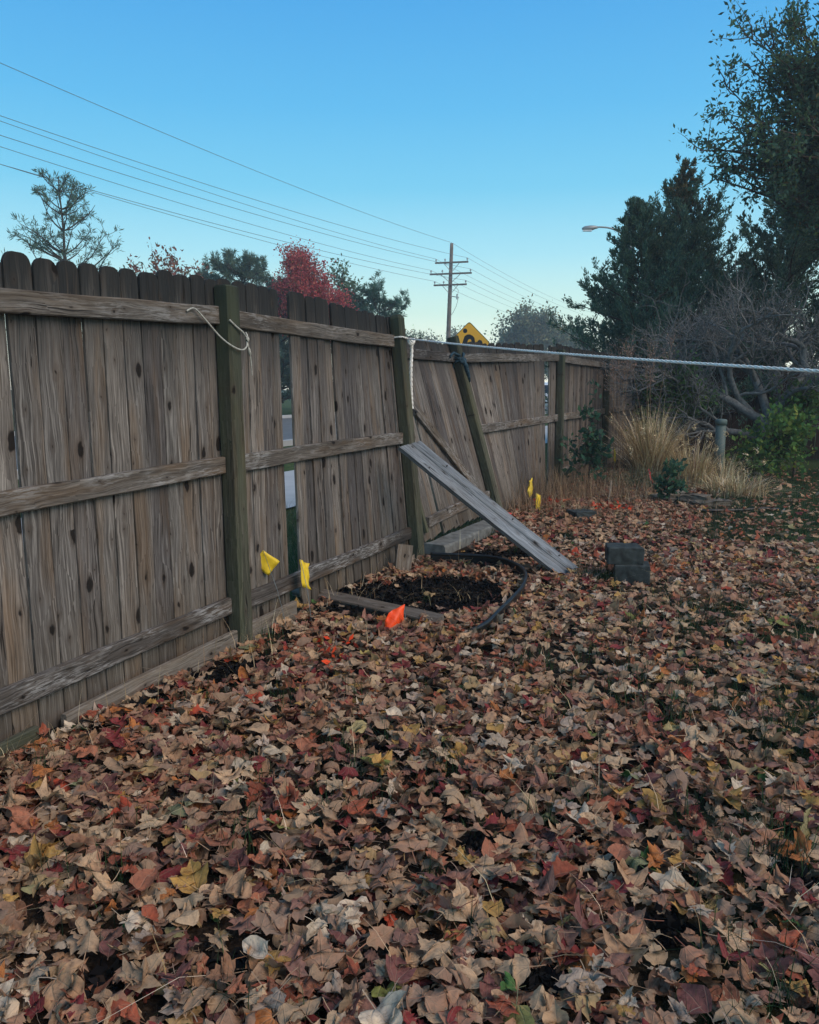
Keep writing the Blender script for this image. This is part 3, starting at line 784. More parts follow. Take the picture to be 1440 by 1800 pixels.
def conifer(name, base, H, Rb, label, pal, nlimb=90, per=170, size=.085, asp=.34, seed=1, rise=.55, z0=.08, prof=.8, tipcol=None, group=None, gap=.0):
    """an upswept juniper or cedar: limbs off a straight trunk, scale-leaf sprays along them"""
    p = Plant(name, base, label, 'tree', group, seed=seed); rg = p.rg; b = p.base
    tr = wander(b, (rg.gauss(0, .02), rg.gauss(0, .02), 1), H, 14, .02, (0, 0, .2), rg)
    p.br.add(tr, np.linspace(H * .022, .008, len(tr)), 7)
    for i in range(nlimb):
        q = z0 + (1 - z0) * ((i + rg.random()) / nlimb) ** .85
        if q > .995: continue
        k = q * (len(tr) - 1); c = tr[int(k)] + (tr[min(int(k) + 1, len(tr) - 1)] - tr[int(k)]) * (k - int(k))
        a = rg.uniform(0, 2 * math.pi)
        L = Rb * (1 - q) ** prof * rg.uniform(.62, 1.22) + .05 + (.2 * rg.random() if rg.random() < .2 else 0)
        r_ = rise * (.6 + .9 * q) * rg.uniform(.7, 1.3)
        if .35 < q < .9 and rg.random() < .16: r_ = rg.uniform(1.4, 2.6); L *= 1.25   # side leaders
        path = wander(c, (math.cos(a), math.sin(a), r_), L, 6, .12, (0, 0, .35), rg)
        p.br.add(path, np.linspace(.006 + .012 * L, .003, len(path)), 4)
        n = int(per * (.06 + 1.25 * L / max(Rb, .1)))
        ns = max(3, int(L * 7))
        for j in range(ns):      # side sprays
            t = .2 + .8 * (j + rg.random()) / ns; kk = t * (len(path) - 1); cc = path[int(min(kk, len(path) - 2))]; dd = path[int(min(kk, len(path) - 2)) + 1] - cc
            cc = cc + dd * (kk - int(min(kk, len(path) - 2))); dd = dd / np.linalg.norm(dd)
            sd = dd * .8 + np.array([rg.gauss(0, .6), rg.gauss(0, .6), rg.gauss(.35, .4)])
            sl = (.16 + .20 * (1 - t)) * rg.uniform(.6, 1.3) * (.6 + .5 * L) * min(1, .3 + L)
            sp = wander(cc, sd, sl, 3, .12, (0, 0, .25), rg)
            P, D = spray_points(sp, n / ns, .012 + .05 * sl, .0)
            Q = D + nr.normal(0, .45, D.shape) + np.array([0, 0, .25])
            pl = tipcol if (tipcol and q > .80) else pal
            p.leaves(P, Q, size, asp, pl)
    return p.done()

def broadleaf(name, base, H, env, label, pal, trunk_r=.12, seed=1, nb=30, twigs=9, per=22, size=.10, asp=.55, sig=.10, bark='bark', split=.35, droop=0., group=None, tw=.55, cat='tree'):
    """env: [(centre, radii)] ellipsoids that the limbs reach into"""
    p = Plant(name, base, label, cat, group, bark, seed); rg = p.rg; b = p.base
    top = np.array(env[0][0], float)
    tr = wander(b, (0, 0, 1), H * split, 5, .04, (0, 0, .3), rg)
    lead = np.array([tr[-1] + (top - tr[-1]) * q + np.array([rg.gauss(0, .04), rg.gauss(0, .04), 0]) * H * .12 for q in np.linspace(0, .8, 6)])
    main = np.concatenate([tr, lead[1:]])
    p.br.add(main, np.linspace(trunk_r, trunk_r * .18, len(main)), 7)
    wts = [np.prod(e[1]) ** (2 / 3) for e in env]
    for i in range(nb):
        c, rr = rg.choices(env, wts)[0]
        v = np.array([rg.gauss(0, 1) for _ in range(3)]); v /= np.linalg.norm(v); v *= rg.random() ** .35
        tgt = np.array(c) + v * np.array(rr)
        st = main[min(len(main) - 1, max(2, int(rg.uniform(.28, .95) * len(main))))]
        if tgt[2] < st[2] - .6: st = main[max(1, len(main) // 3)]
        ctrl = st + (tgt - st) * .5 + np.array([0, 0, .12 * np.linalg.norm(tgt - st)])
        tt = np.linspace(0, 1, 9)[:, None]
        path = st * (1 - tt) ** 2 + ctrl * 2 * tt * (1 - tt) + tgt * tt ** 2 + nr.normal(0, .025 * np.linalg.norm(tgt - st) / 2, (9, 3)) * (tt > 0)
        p.br.add(path, np.linspace(trunk_r * .32, trunk_r * .05, 9), 5)
        for j in range(twigs):
            k = rg.uniform(3.2, 8); c0 = path[int(min(k, 7))] + (path[int(min(k, 7)) + 1] - path[int(min(k, 7))]) * (k - int(min(k, 7)))
            d0 = (path[8] - path[4]); d0 = d0 / np.linalg.norm(d0)
            tp = wander(c0, d0 * .7 + np.array([rg.gauss(0, .6), rg.gauss(0, .6), rg.gauss(.2, .5)]), tw * rg.uniform(.5, 1.3), 4, .2, (0, 0, .2 - droop), rg)
            p.br.add(tp, np.linspace(trunk_r * .06 + .002, .002, 5), 3)
            if per:
                P, D = spray_points(tp, per * rg.uniform(.5, 1.5), sig, .1)
                p.leaves(P, D * .5 + rand_dirs(len(P)) + np.array([0, 0, -droop]), size, asp, pal)
    return p.done()

def pine(name, base, H, Rb, label, pal, seed=1, whorls=11, tufts=6, needles=26, nlen=.16, z0=.2, prof=.75, group=None, rise=.35):
    """an open pine: tiers of limbs that end in tufts of needles"""
    p = Plant(name, base, label, 'tree', group, seed=seed); rg = p.rg
    tr = wander(p.base, (0, 0, 1), H, 14, .025, (0, 0, .2), rg)
    p.br.add(tr, np.linspace(H * .017, .015, len(tr)), 6)
    for w in range(whorls):
        q = z0 + (1 - z0) * w / whorls + rg.uniform(-.02, .02)
        for l in range(rg.choice((4, 5, 5, 6))):
            k = min(q * (len(tr) - 1), len(tr) - 1.01); c = tr[int(k)] + (tr[int(k) + 1] - tr[int(k)]) * (k - int(k))
            a = rg.uniform(0, 6.28); L = Rb * (1 - q) ** prof * rg.uniform(.55, 1.25) + .25
            path = wander(c, (math.cos(a), math.sin(a), rise * rg.uniform(.5, 1.5)), L, 7, .11, (0, 0, .5), rg)
            p.br.add(path, np.linspace(.012 + .012 * L, .008, len(path)), 4)
            for j in range(max(3, int(tufts * (.4 + L / Rb)))):
                kk = rg.uniform(.3, 1) * (len(path) - 1.01); c0 = path[int(kk)] + (path[int(kk) + 1] - path[int(kk)]) * (kk - int(kk))
                tw = wander(c0, (rg.gauss(0, .7) + math.cos(a) * .6, rg.gauss(0, .7) + math.sin(a) * .6, rg.uniform(.1, 1.1)), rg.uniform(.15, .5) * (.5 + .25 * L), 3, .15, (0, 0, .4), rg)
                p.br.add(tw, np.linspace(.010, .006, 4), 3)
                n = needles
                P = tw[-1] + nr.normal(0, .035, (n, 3)) + (tw[-2] - tw[-1]) * nr.uniform(0, .9, (n, 1))
                D = rand_dirs(n) + (tw[-1] - tw[-2]) / np.linalg.norm(tw[-1] - tw[-2]) * .9
                p.leaves(P, D, nlen, .13, pal)
    return p.done()

# ------------------------------------------------------------------ trees over the back fence
JUN = [(.075, .145, .10, 3), (.105, .185, .12, 3), (.15, .225, .13, 1.5), (.055, .11, .085, 2)]
JUN_B = [(.17, .135, .07, 3), (.11, .135, .075, 4), (.21, .15, .07, 1), (.07, .11, .07, 3)]
conifer('juniper_tree', (4.95, 17.0, 0), 5.05, 3.0, 'blue green juniper tree with a thin leaning tip beside the street lamp arm', JUN, 170, 800, .07, .34, 3, .36, .03, 1.0, group='junipers behind the back fence')
conifer('juniper_tree', (6.05, 18.6, 0), 6.0, 3.1, 'tall juniper tree with a browned pointed top standing behind the other juniper', JUN, 170, 800, .07, .34, 5, .36, .04, 1.0, JUN_B, group='junipers behind the back fence')
conifer('juniper_tree', (7.75, 17.6, 0), 5.4, 3.1, 'broad dark juniper tree filling the space under the oak', JUN, 162, 750, .072, .36, 8, .36, .03, 0.8, group='junipers behind the back fence')
conifer('juniper_tree', (6.3, 16.2, 0), 3.4, 1.9, 'low bushy juniper between the taller junipers and the back fence', JUN, 112, 577, .066, .34, 9, .5, .02, 0.77, group='junipers behind the back fence')
conifer('juniper_tree', (8.2, 15.6, 0), 3.9, 2.0, 'low dark juniper behind the bare grey tree at the right edge', JUN, 112, 577, .066, .34, 10, .5, .02, 0.77, group='junipers behind the back fence')
conifer('juniper_tree', (4.44, 17.0, 0), 2.75, 1.1, 'smallest juniper just over the fence corner', JUN, 87, 455, .066, .34, 14, .5, .02, 0.77, group='junipers behind the back fence')
OAK = [(.060, .125, .085, 3), (.085, .16, .095, 3), (.12, .18, .07, 1.2), (.04, .075, .055, 2), (.14, .10, .035, .25)]
broadleaf('oak_tree', (9.3, 15.1, 0), 9.0, [((8.2, 14.3, 6.6), (1.9, 1.6, 2.0)), ((6.1, 14.1, 5.15), (1.2, 1.0, .75)), ((5.85, 14.1, 6.35), (.62, .7, .8)), ((5.0, 14.0, 5.2), (.5, .5, .45)), ((6.5, 14.1, 4.85), (1.0, .9, .6)),
          ((6.6, 14.1, 4.4), (1.0, .8, .4)), ((7.0, 14.1, 5.7), (1.0, 1.0, 1.0)), ((7.0, 14.0, 7.6), (.75, .6, .5)), ((5.55, 14.0, 6.9), (.45, .4, .25)), ((8.0, 14.2, 4.6), (1.4, 1.2, .9)), ((7.1, 14.2, 4.7), (1.2, .9, .8)), ((7.7, 14.0, 3.6), (1.3, .9, .6))],
          'tall dark oak tree with pointed leaves reaching in from the top right', OAK, .17, 21, 215, 13, 40, .088, .42, .065, split=.4, tw=.55)

# ------------------------------------------------------------------ bare grey tree in front of the back fence
def bare_tree():
    p = Plant('bare_tree', (5.15, 12.25, 0), 'spreading leafless grey tree with a crooked forked trunk and dense twigs', 'tree', None, 'palebark', 31); rg = p.rg
    tw = Branches()
    def grow(c, d, L, r, lev):
        n = 7 if lev < 2 else 5
        path = wander(c, d, L, n, (.17, .20, .22, .25, .28)[lev], (0, 0, (.25, .15, .10, .15, .2)[lev]), rg)
        (p.br if lev < 3 else tw).add(path, np.linspace(r, r * (.55 if lev < 2 else .3), len(path)), (7, 6, 5, 3, 3)[lev])
        if lev >= 4: return
        kids = (6, 6, 6, 3)[lev]
        for i in range(kids):
            t = rg.uniform(.25, 1.) if i else 1.
            k = min(t * (len(path) - 1), len(path) - 1.01); c0 = path[int(k)] + (path[int(k) + 1] - path[int(k)]) * (k - int(k))
            dd = path[int(k) + 1] - path[int(k)]; dd = dd / np.linalg.norm(dd)
            nd = dd * .75 + np.array([rg.gauss(0, .62), rg.gauss(0, .5), rg.gauss(.12, .42)])
            grow(c0, nd, L * rg.uniform(.45, .78), max(.0028, r * .52 * rg.uniform(.75, 1.1)), lev + 1)
    base = np.array([5.15, 12.25, -.05])
    tr = wander(base, (.05, 0, 1), .95, 6, .06, (.1, 0, 0), rg); p.br.add(tr, np.linspace(.125, .095, len(tr)), 9)
    top = tr[-1]
    grow(top, (.55, -.1, 1), 1.25, .085, 0)
    grow(top - np.array([0, 0, .1]), (-.9, -.15, .55), 1.45, .075, 0)
    grow(top, (-.25, .1, 1.1), 1.3, .070, 0)
    grow(tr[4], (-1, -.3, .30), 1.3, .06, 0)
    grow(top, (1.2, 0, .5), 1.3, .06, 0)
    grow(tr[5], (-.55, .2, .85), 1.35, .06, 0)
    t = p.done()
    o = tw.build('twigs', M['palebark'], t); o['kind'] = 'stuff'
bare_tree()

# ------------------------------------------------------------------ trees across the road
PINE = [(.09, .15, .115, 3), (.12, .19, .13, 2), (.17, .22, .13, 1)]  # pine greens lightened, distance haze put into the colour
RED = [(.50, .085, .095, 4), (.62, .15, .14, 3), (.30, .05, .055, 2.5), (.62, .24, .15, 1), (.26, .16, .08, .6)]
GRN = [(.035, .065, .030, 3), (.055, .090, .036, 2), (.02, .04, .024, 2), (.12, .12, .04, .5)]
pine('pine_tree', (-11.1, 27.5, 0), 7.95, 2.6, 'open wispy pine tree at the far left above the fence', PINE, 41, 12, 8, 18, .17, .32, .62)
broadleaf('red_brown_tree', (-9.6, 32, 0), 6.5, [((-9.4, 32, 5.5), (1.4, 1.2, .8)), ((-10.2, 32, 5.9), (.6, .6, .5)), ((-8.7, 32, 5.6), (.6, .6, .5))], 'sparse russet tree with bare looking limbs right of the wispy pine', [(.26, .11, .08, 3), (.18, .14, .08, 2), (.36, .15, .09, 1)], .10, 43, 26, 7, 9, .17, .5, .12)
pine('pine_tree', (-7.4, 36, 0), 6.75, 2.4, 'dense dark pine tree behind the first fence post', PINE, 45, 14, 14, 34, .20, .15, .35)
pine('pine_tree', (-6.0, 38, 0), 6.1, 2.2, 'rounded dark pine tree hard against the red maple', PINE, 46, 13, 13, 34, .20, .1, .35)
broadleaf('red_maple', (-4.4, 36, 0), 7.3, [((-4.5, 36, 5.6), (1.25, 1.2, 1.55)), ((-3.75, 35.8, 4.7), (1.35, 1.2, 1.1)), ((-4.75, 36, 6.5), (.6, .6, .55)), ((-5.2, 36, 5.0), (.8, .8, 1.0))], 'bright crimson maple tree above the middle of the near fence', RED, .10, 47, 170, 10, 24, .10, .6, .11, tw=.55)
broadleaf('green_tree', (-2.6, 40, 0), 7.0, [((-3.0, 40, 5.9), (.8, .8, 1.1)), ((-2.2, 40, 5.1), (1.2, 1, .9))], 'loose pale green tree just right of the crimson maple', [(.12, .19, .11, 3), (.17, .22, .12, 2), (.08, .14, .08, 1)], .1, 48, 32, 8, 12, .16, .5, .14)
pine('pine_tree', (-1.7, 39, 0), 5.6, 2.3, 'squat dark green pine whose boughs end beside the capped post', [(.05, .13, .085, 3), (.07, .16, .095, 2)], 49, 12, 13, 34, .18, .1, .35)
for i, (x, y, h, r_, lb_) in enumerate(((-7.6, 46, 4.6, 1.9, 'dark conifer across the road seen low through the picket gap'), (-5.6, 47, 4.4, 1.9, 'dark conifer across the road right of the low one in the picket gap'))):
    conifer('juniper_tree', (x, y, 0), h, r_, lb_, [(.018, .038, .026, 3), (.03, .05, .03, 2)], 60, 170, .2, .5, 60 + i, .4, .02, .5)
DIST = [(.17, .21, .13, 3), (.27, .26, .14, 2), (.12, .17, .12, 2), (.32, .27, .12, .6)]  # leaf colours paled to carry the haze of distance
broadleaf('distant_tree', (12.6, 88, 0), 9.8, [((12.6, 88, 6.6), (3.0, 2.5, 2.9)), ((14.2, 88, 5.2), (2.4, 2, 2.4)), ((10.9, 88, 5.0), (1.6, 2, 2.0))], 'rounded yellow green tree far off between the sign and the junipers', DIST, .2, 51, 95, 10, 16, .34, .6, .28, tw=1.4)
broadleaf('distant_tree', (18.3, 98, 0), 9.5, [((18.3, 98, 6.0), (2.4, 2.2, 3.2)), ((20, 98, 4.6), (2.6, 2, 2.6)), ((16.6, 98, 4.0), (2.2, 2, 2.2))], 'hazy pale tree far off hard beside the left side of the junipers', DIST, .2, 52, 90, 10, 16, .36, .6, .3, tw=1.4)
for i, (u, y, h, r_, lb_) in enumerate(((-.0, 115, 9.2, 1.5, 'thin distant tree top left of the utility pole'), (3.0, 118, 8.6, 1.4, 'small distant tree just left of the utility pole'), (6.2, 112, 9.0, 1.5, 'small distant tree just right of the utility pole'), (11.0, 120, 6.2, 3.0, 'low distant tree right of the yellow sign'))):
    broadleaf('distant_tree', (u, y, 0), h, [((u, y, h * .72), (r_, r_, h * .27)), ((u + 1, y, h * .5), (r_ * 1.4, r_, h * .25))], lb_, DIST, .15, 70 + i, 34, 8, 10, .36, .55, .3, tw=1.1)

# ------------------------------------------------------------------ utility pole, wires, street lamp, sign, car
PX, PY = 3.25, 65.0
pole = thing('utility_pole', (PX - .12, PY, 0), 'tall brown timber utility pole with three crossarms beside the road', 'utility pole')
MB().tube([(PX - .35, PY, -.5), (PX - .22, PY, 5.5), (PX - .02, PY, 12.1)], [.21, .18, .13], 10).build('post', M['pole'], pole, True)
rd = D_; ca = N_ * 1.0; cross = (Vector((1, 0, 0)) * .96 + Vector((0, -.28, 0))).normalized()
TIPS = []
for z, xs, hw in ((10.66, .03, 1.30), (9.83, -.04, 1.65), (9.0, -.07, 1.30)):
    c = Vector((PX + xs - .06, PY - .2, z))
    m = MB(); m.box(c, (hw * 2, .10, .125), Matrix((cross, UP.cross(cross), UP)).transposed()); ar = m.build('crossarm', M['pole'], pole)
    for sg_ in (-1, -.42, 1):
        q = c + cross * hw * sg_ * .94
        MB().tube([q + UP * .05, q + UP * .16, q + UP * .17, q + UP * .24, q + UP * .25, q + UP * .30], [.025, .025, .07, .07, .045, .04], 8).build('insulator', M['insul'], ar)
        if sg_ != -.42: TIPS.append(q + UP * .3)
    for sg_ in (-1, 1):
        MB().tube([c + cross * hw * .5 * sg_, c - UP * .62 + cross * .1 * sg_], .022, 4).build('brace', M['metal'], ar)
br = MB(); br.tube([(PX - .12, PY - .25, 8.15), (PX + .55, PY - .3, 8.05)], .035, 5); br.tube([(PX + .4, PY - .3, 7.9), (PX + .4, PY - .3, 8.3)], .06, 6)
br.tube([(PX + .5, PY - .3, 8.0), (PX + .35, PY - .3, 7.4), (PX + .1, PY - .3, 6.9), (PX - .15, PY - .25, 6.6)], .018, 4)
br.tube([(PX + .15, PY - .25, 8.95), (PX + .5, PY - .3, 8.6), (PX + .45, PY - .3, 8.2)], .016, 4)
br.build('bracket', M['metal'], pole)
TOPP = Vector((PX - .02, PY, 12.15))
def wire(a, slope_pt, label, far=62, sag=1.1, r=.0115):
    """hangs from a tip back past the camera on the left and on beyond the pole"""
    a = Vector(a); q = Vector(slope_pt); d = (q - a); d.z = 0; d.normalize()
    L = 75.; zq = q.z; lq = Vector((q.x - a.x, q.y - a.y, 0)).length
    # parabola with this sag through a and q
    zE = a.z + ((zq - a.z) + 4 * sag * (lq / L) * (1 - lq / L)) * L / lq
    pts = []
    for i in range(33):
        t = i / 32
        pts.append(a + d * L * t + UP * ((zE - a.z) * t - 4 * sag * t * (1 - t)))
    d2 = -d; pts2 = []
    for i in range(1, 25):
        t = i / 24; pts2.append(a + d2 * 70 * t + UP * (-4 * 1.0 * t * (1 - t) - 0.6 * t))
    tag(MB().tube(list(reversed(pts2)) + pts, r, 4).build('power_line', M['line']), label, 'power line', 'power lines hung along the road')
wire(TOPP, (-13.3, 28.5, 11.71), 'topmost power line, from the very tip of the utility pole')
QZ = [(-13.4, 10.27), (-13.45, 9.72), (-13.45, 9.55), (-13.48, 9.06), (-13.5, 8.90), (-13.55, 8.29)]
LB = ['power line on the left end of the upper crossarm', 'power line on the right end of the upper crossarm', 'power line on the left end of the middle crossarm', 'power line on the right end of the middle crossarm', 'power line on the left end of the lowest crossarm', 'power line on the right end of the lowest crossarm']
for (xq, zq), tp, l in zip(QZ, TIPS, LB): wire(tp, (xq + (tp.x - PX) * .8, 28.5 + (tp.y - PY), zq), l, r=.0105)

lamp = thing('street_lamp', (9.1, 35, 0), 'grey cobra head street lamp whose arm reaches out of the junipers', 'street lamp')
MB().tube([(9.1, 35, 0), (9.1, 35, 4), (9.1, 35, 7.35)], [.10, .08, .06], 8).build('pole', M['metal'], lamp, True)
MB().tube(smooth([(9.1, 35, 7.1), (8.75, 35, 7.5), (8.3, 35, 7.72), (7.9, 35, 7.78), (7.65, 35, 7.77)], 5), .035, 6).build('arm', M['metal'], lamp, True)
hd = MB(); hd.tube([(7.72, 35, 7.77), (7.62, 35, 7.77), (7.45, 35, 7.74), (7.2, 35, 7.72), (7.08, 35, 7.72)], [.05, .07, .11, .10, .03], 10)
hd.build('lamp_head', M['metal'], lamp, True)
MB().box((7.3, 35, 7.64), (.36, .16, .05)).build('lens', M['clear'], lamp)

SX, SY = 1.49, 20.9; SZ = 2.395
sgn = thing('road_sign', (SX, SY, 0), 'yellow diamond warning sign with a black bending figure showing over the leaning fence', 'road sign')
sn = Vector((-.10, -.995, 0)).normalized(); sx = UP.cross(sn).normalized() ; sx = -sx if sx.x < 0 else sx
so_ = Vector((SX, SY, SZ)); hdz = .54
def rdiamond(h, r=.06):
    out = []
    for a in (0, 90, 180, 270):
        c = Vector((math.cos(R(a)), math.sin(R(a)))) * (h - r * 1.414)
        for q in (-45, -15, 15, 45): out.append((c.x + r * math.cos(R(a + q)), c.y + r * math.sin(R(a + q))))
    return out
MB().prism(rdiamond(hdz), so_, sx, UP, -sn, .006).build('panel', M['signblack'], sgn)
MB().prism(rdiamond(hdz - .022), so_ + sn * .003, sx, UP, -sn, .002).build('face', M['signyellow'], sgn)
pc = so_ + sn * .006
fig = MB()
fig.prism([(-.115 + .062 * math.cos(a), .355 + .066 * math.sin(a)) for a in [i / 18 * 2 * math.pi for i in range(18)]], pc, sx * .87, UP * .87, -sn, .002)
fig.prism([(-.20, -.02), (-.165, .10), (-.13, .20), (-.06, .25), (.02, .255), (.10, .215), (.155, .15), (.17, .06), (.19, -.10), (.24, -.30), (.15, -.31), (.09, -.06), (.065, .09), (.03, .13), (-.03, .10), (-.06, -.02), (-.04, -.16), (-.09, -.32), (-.17, -.31), (-.13, -.14), (-.17, -.05)], pc, sx * .87, UP * .87, -sn, .002)
fig.prism([(.22, -.02), (.25, .07), (.30, .105), (.36, .075), (.395, -.01), (.30, -.04)], pc, sx * .87, UP * .87, -sn, .002)
fig.build('symbol', M['signblack'], sgn)
MB().box((SX + .02, SY + .05, SZ / 2 + .1), (.06, .04, SZ + .7)).build('post', M['metal'], sgn)

def car():
    c0 = Vector((7.6, 41.5, .012)); t = thing('parked_car', c0, 'white car on the road glimpsed through the slit by the third post', 'car')
    ax, ay = D_, N_
    prof = [(-2.2, .32), (-2.25, .62), (-2.15, .86), (-1.75, .95), (-1.25, 1.40), (-.6, 1.50), (.35, 1.46), (.95, 1.02), (1.75, .90), (2.18, .72), (2.22, .34)]
    V = []; F = []; ys = (-.88, -.80, -.55, .55, .80, .88); n = len(prof)
    for y in ys:
        e = .04 if abs(y) > .85 else 0
        for x, z in prof:
            w = 1 - .14 * max(0, (z - .95)) / .5
            V.append(ax * (x * (1 - e * .3)) + ay * (y * w) + UP * (z - e * .5))
    for i in range(len(ys) - 1):
        for j in range(n): F.append([i * n + j, i * n + (j + 1) % n, (i + 1) * n + (j + 1) % n, (i + 1) * n + j])
    F.append(list(range(n))[::-1]); F.append([(len(ys) - 1) * n + j for j in range(n)])
    mesh('body', V, F, M['carpaint'], t, Matrix.Translation(c0), True)
    for sg2 in (-1, 1):
        for poly in ([(-1.35, 1.0), (-1.05, 1.34), (-.35, 1.40), (-.35, 1.0)], [(-.28, 1.0), (-.28, 1.40), (.30, 1.37), (.80, 1.02)]):
            MB().prism(poly, c0 + ay * (.845 * sg2), ax, UP - ay * .15 * sg2, ay * sg2, .012).build('window', M['glass'], t)
        for wx in (-1.35, 1.35):
            w = c0 + ax * wx + ay * (.80 * sg2) + UP * .32
            ty = MB().tube([w - ay * .1, w + ay * .1], .32, 18).build('tyre', M['tyre'], t)
            MB().tube([w - ay * .11, w + ay * .11], .2, 14).build('rim', M['rim'], ty)
        MB().box(c0 + ax * 2.17 + ay * .6 * sg2 + UP * .70, (.1, .3, .12), Matrix((ax, ay, UP)).transposed()).build('headlight', M['clear'], t)
        MB().box(c0 - ax * 2.18 + ay * .62 * sg2 + UP * .76, (.1, .25, .14), Matrix((ax, ay, UP)).transposed()).build('tail_light', M['lamp_red'], t)
    MB().prism([(-.66, 0), (.66, 0), (.58, .50), (-.58, .50)], c0 + ax * .93 + UP * 1.05, ay, (UP * .42 - ax * .62).normalized(), (ax * .5 + UP * .6).normalized(), .012).build('windscreen', M['glass'], t)
    MB().prism([(-.64, 0), (.64, 0), (.56, .55), (-.56, .55)], c0 - ax * 1.72 + UP * .98, ay, (UP * .47 + ax * .5).normalized(), (-ax * .5 + UP * .5).normalized(), .012).build('rear_window', M['glass'], t)
car()

# ------------------------------------------------------------------ corner planting
SHR = [(.06, .13, .045, 3), (.085, .17, .055, 3), (.12, .22, .06, 1.5), (.04, .09, .04, 2)]
YSH = [(.09, .19, .055, 3), (.14, .24, .06, 3), (.24, .28, .06, .8), (.055, .12, .045, 2)]
broadleaf('leafy_shrub', (5.15, 11.6, 0), 1.5, [((5.1, 11.5, .50), (.42, .4, .40)), ((4.8, 11.45, .32), (.28, .35, .26)), ((5.45, 11.6, .72), (.26, .3, .36))], 'yellow green leafy shrub under the bare grey tree', YSH, .02, 81, 44, 7, 8, .072, .75, .05, tw=.28, cat='shrub')
broadleaf('leafy_shrub', (5.75, 12.2, 0), 1.7, [((5.85, 12.2, 1.2), (.42, .35, .26)), ((5.6, 12.1, .95), (.25, .3, .35))], 'green climbing shrub reaching up by the trunk of the bare tree', SHR, .02, 82, 22, 6, 8, .075, .7, .05, tw=.28, cat='shrub')
broadleaf('leafy_shrub', (3.75, 12.5, 0), 1.8, [((3.7, 12.5, .95), (.24, .3, .5)), ((3.95, 12.4, 1.5), (.36, .3, .2)), ((4.2, 12.4, 1.2), (.25, .3, .3))], 'dark green shrub filling the fence corner behind the tan grass', SHR, .02, 83, 44, 6, 9, .065, .7, .05, tw=.28, cat='shrub')
broadleaf('leafy_shrub', (7.1, 12.4, 0), 1.3, [((7.0, 12.3, .55), (.4, .4, .5))], 'low green shrub against the back fence at the right edge', YSH, .02, 84, 14, 5, 8, .07, .7, .05, tw=.26, cat='shrub')
broadleaf('oak_sapling', (2.24, 10.2, 0), 1.3, [((2.27, 10.2, 1.05), (.10, .13, .30)), ((2.22, 10.2, .60), (.17, .2, .28)), ((2.05, 10.15, .35), (.26, .25, .20)), ((2.34, 10.2, .45), (.14, .2, .2))], 'upright dark green sapling growing in front of the fence past the third post', [(.035, .095, .06, 3), (.05, .125, .07, 2), (.025, .065, .048, 2)], .014, 85, 20, 5, 5, .08, .55, .03, tw=.14, split=.5, cat='sapling')
broadleaf('oak_sapling', (2.98, 9.35, 0), .55, [((2.98, 9.35, .30), (.14, .12, .24))], 'small blue green sapling in front of the tan grass by the stones', [(.06, .14, .09, 3), (.09, .18, .10, 2)], .008, 86, 14, 4, 6, .075, .6, .03, tw=.10, cat='sapling')

def blades(P, H, W, bend, pal, D=None, seg=4, var=.25, curl=1.):
    """arching grass blades; P (n,3) roots, H heights, returns V, F, C"""
    n = len(P); a = nr.uniform(0, 2 * math.pi, n)
    d = np.stack([np.cos(a), np.sin(a), np.zeros(n)], 1) if D is None else D
    sd = np.stack([-d[:, 1], d[:, 0], np.zeros(n)], 1); bn = bend * nr.uniform(.1, 1.0, n) * (1 + 1.4 * (nr.random(n) < .25))
    V = []; t = np.linspace(0, 1, seg + 1)
    for q in t:
        h = H * q * (1 - .35 * bn * q * curl); o = H * bn * q ** 1.8
        c = P + d * o[:, None]; c[:, 2] += np.maximum(h, 0)
        w = W * (1 - q * .92)
        V += [c - sd * w[:, None] / 2, c + sd * w[:, None] / 2]
    V = np.stack(V, 1); m = V.shape[1]
    F = np.concatenate([np.stack([np.arange(n) * m + 2 * i, np.arange(n) * m + 2 * i + 1, np.arange(n) * m + 2 * i + 3, np.arange(n) * m + 2 * i + 2], 1) for i in range(seg)])
    return V.reshape(-1, 3), F, np.repeat(pick_cols(n, pal, var), m, axis=0)
def cat_mesh(parts):
    V = np.concatenate([p[0] for p in parts]); C = np.concatenate([p[2] for p in parts]); F = []; b = 0
    for v, f, c in parts: F.append(f + b); b += len(v)
    return V, np.concatenate(F), C
def disc(n, c, rx, ry):
    a = nr.uniform(0, 6.283, n); r_ = np.sqrt(nr.uniform(0, 1, n))
    return np.stack([c[0] + rx * r_ * np.cos(a), c[1] + ry * r_ * np.sin(a), np.full(n, c[2] if len(c) > 2 else 0.)], 1)
TAN = [(.50, .385, .22, 3), (.64, .52, .32, 2.5), (.33, .235, .13, 2), (.72, .62, .43, 1.3)]
DRY = [(.25, .165, .10, 3), (.33, .235, .15, 2), (.15, .095, .06, 2), (.44, .34, .22, 1.2)]
PLU = [(.30, .20, .165, 3), (.38, .27, .22, 2), (.24, .15, .12, 2)]
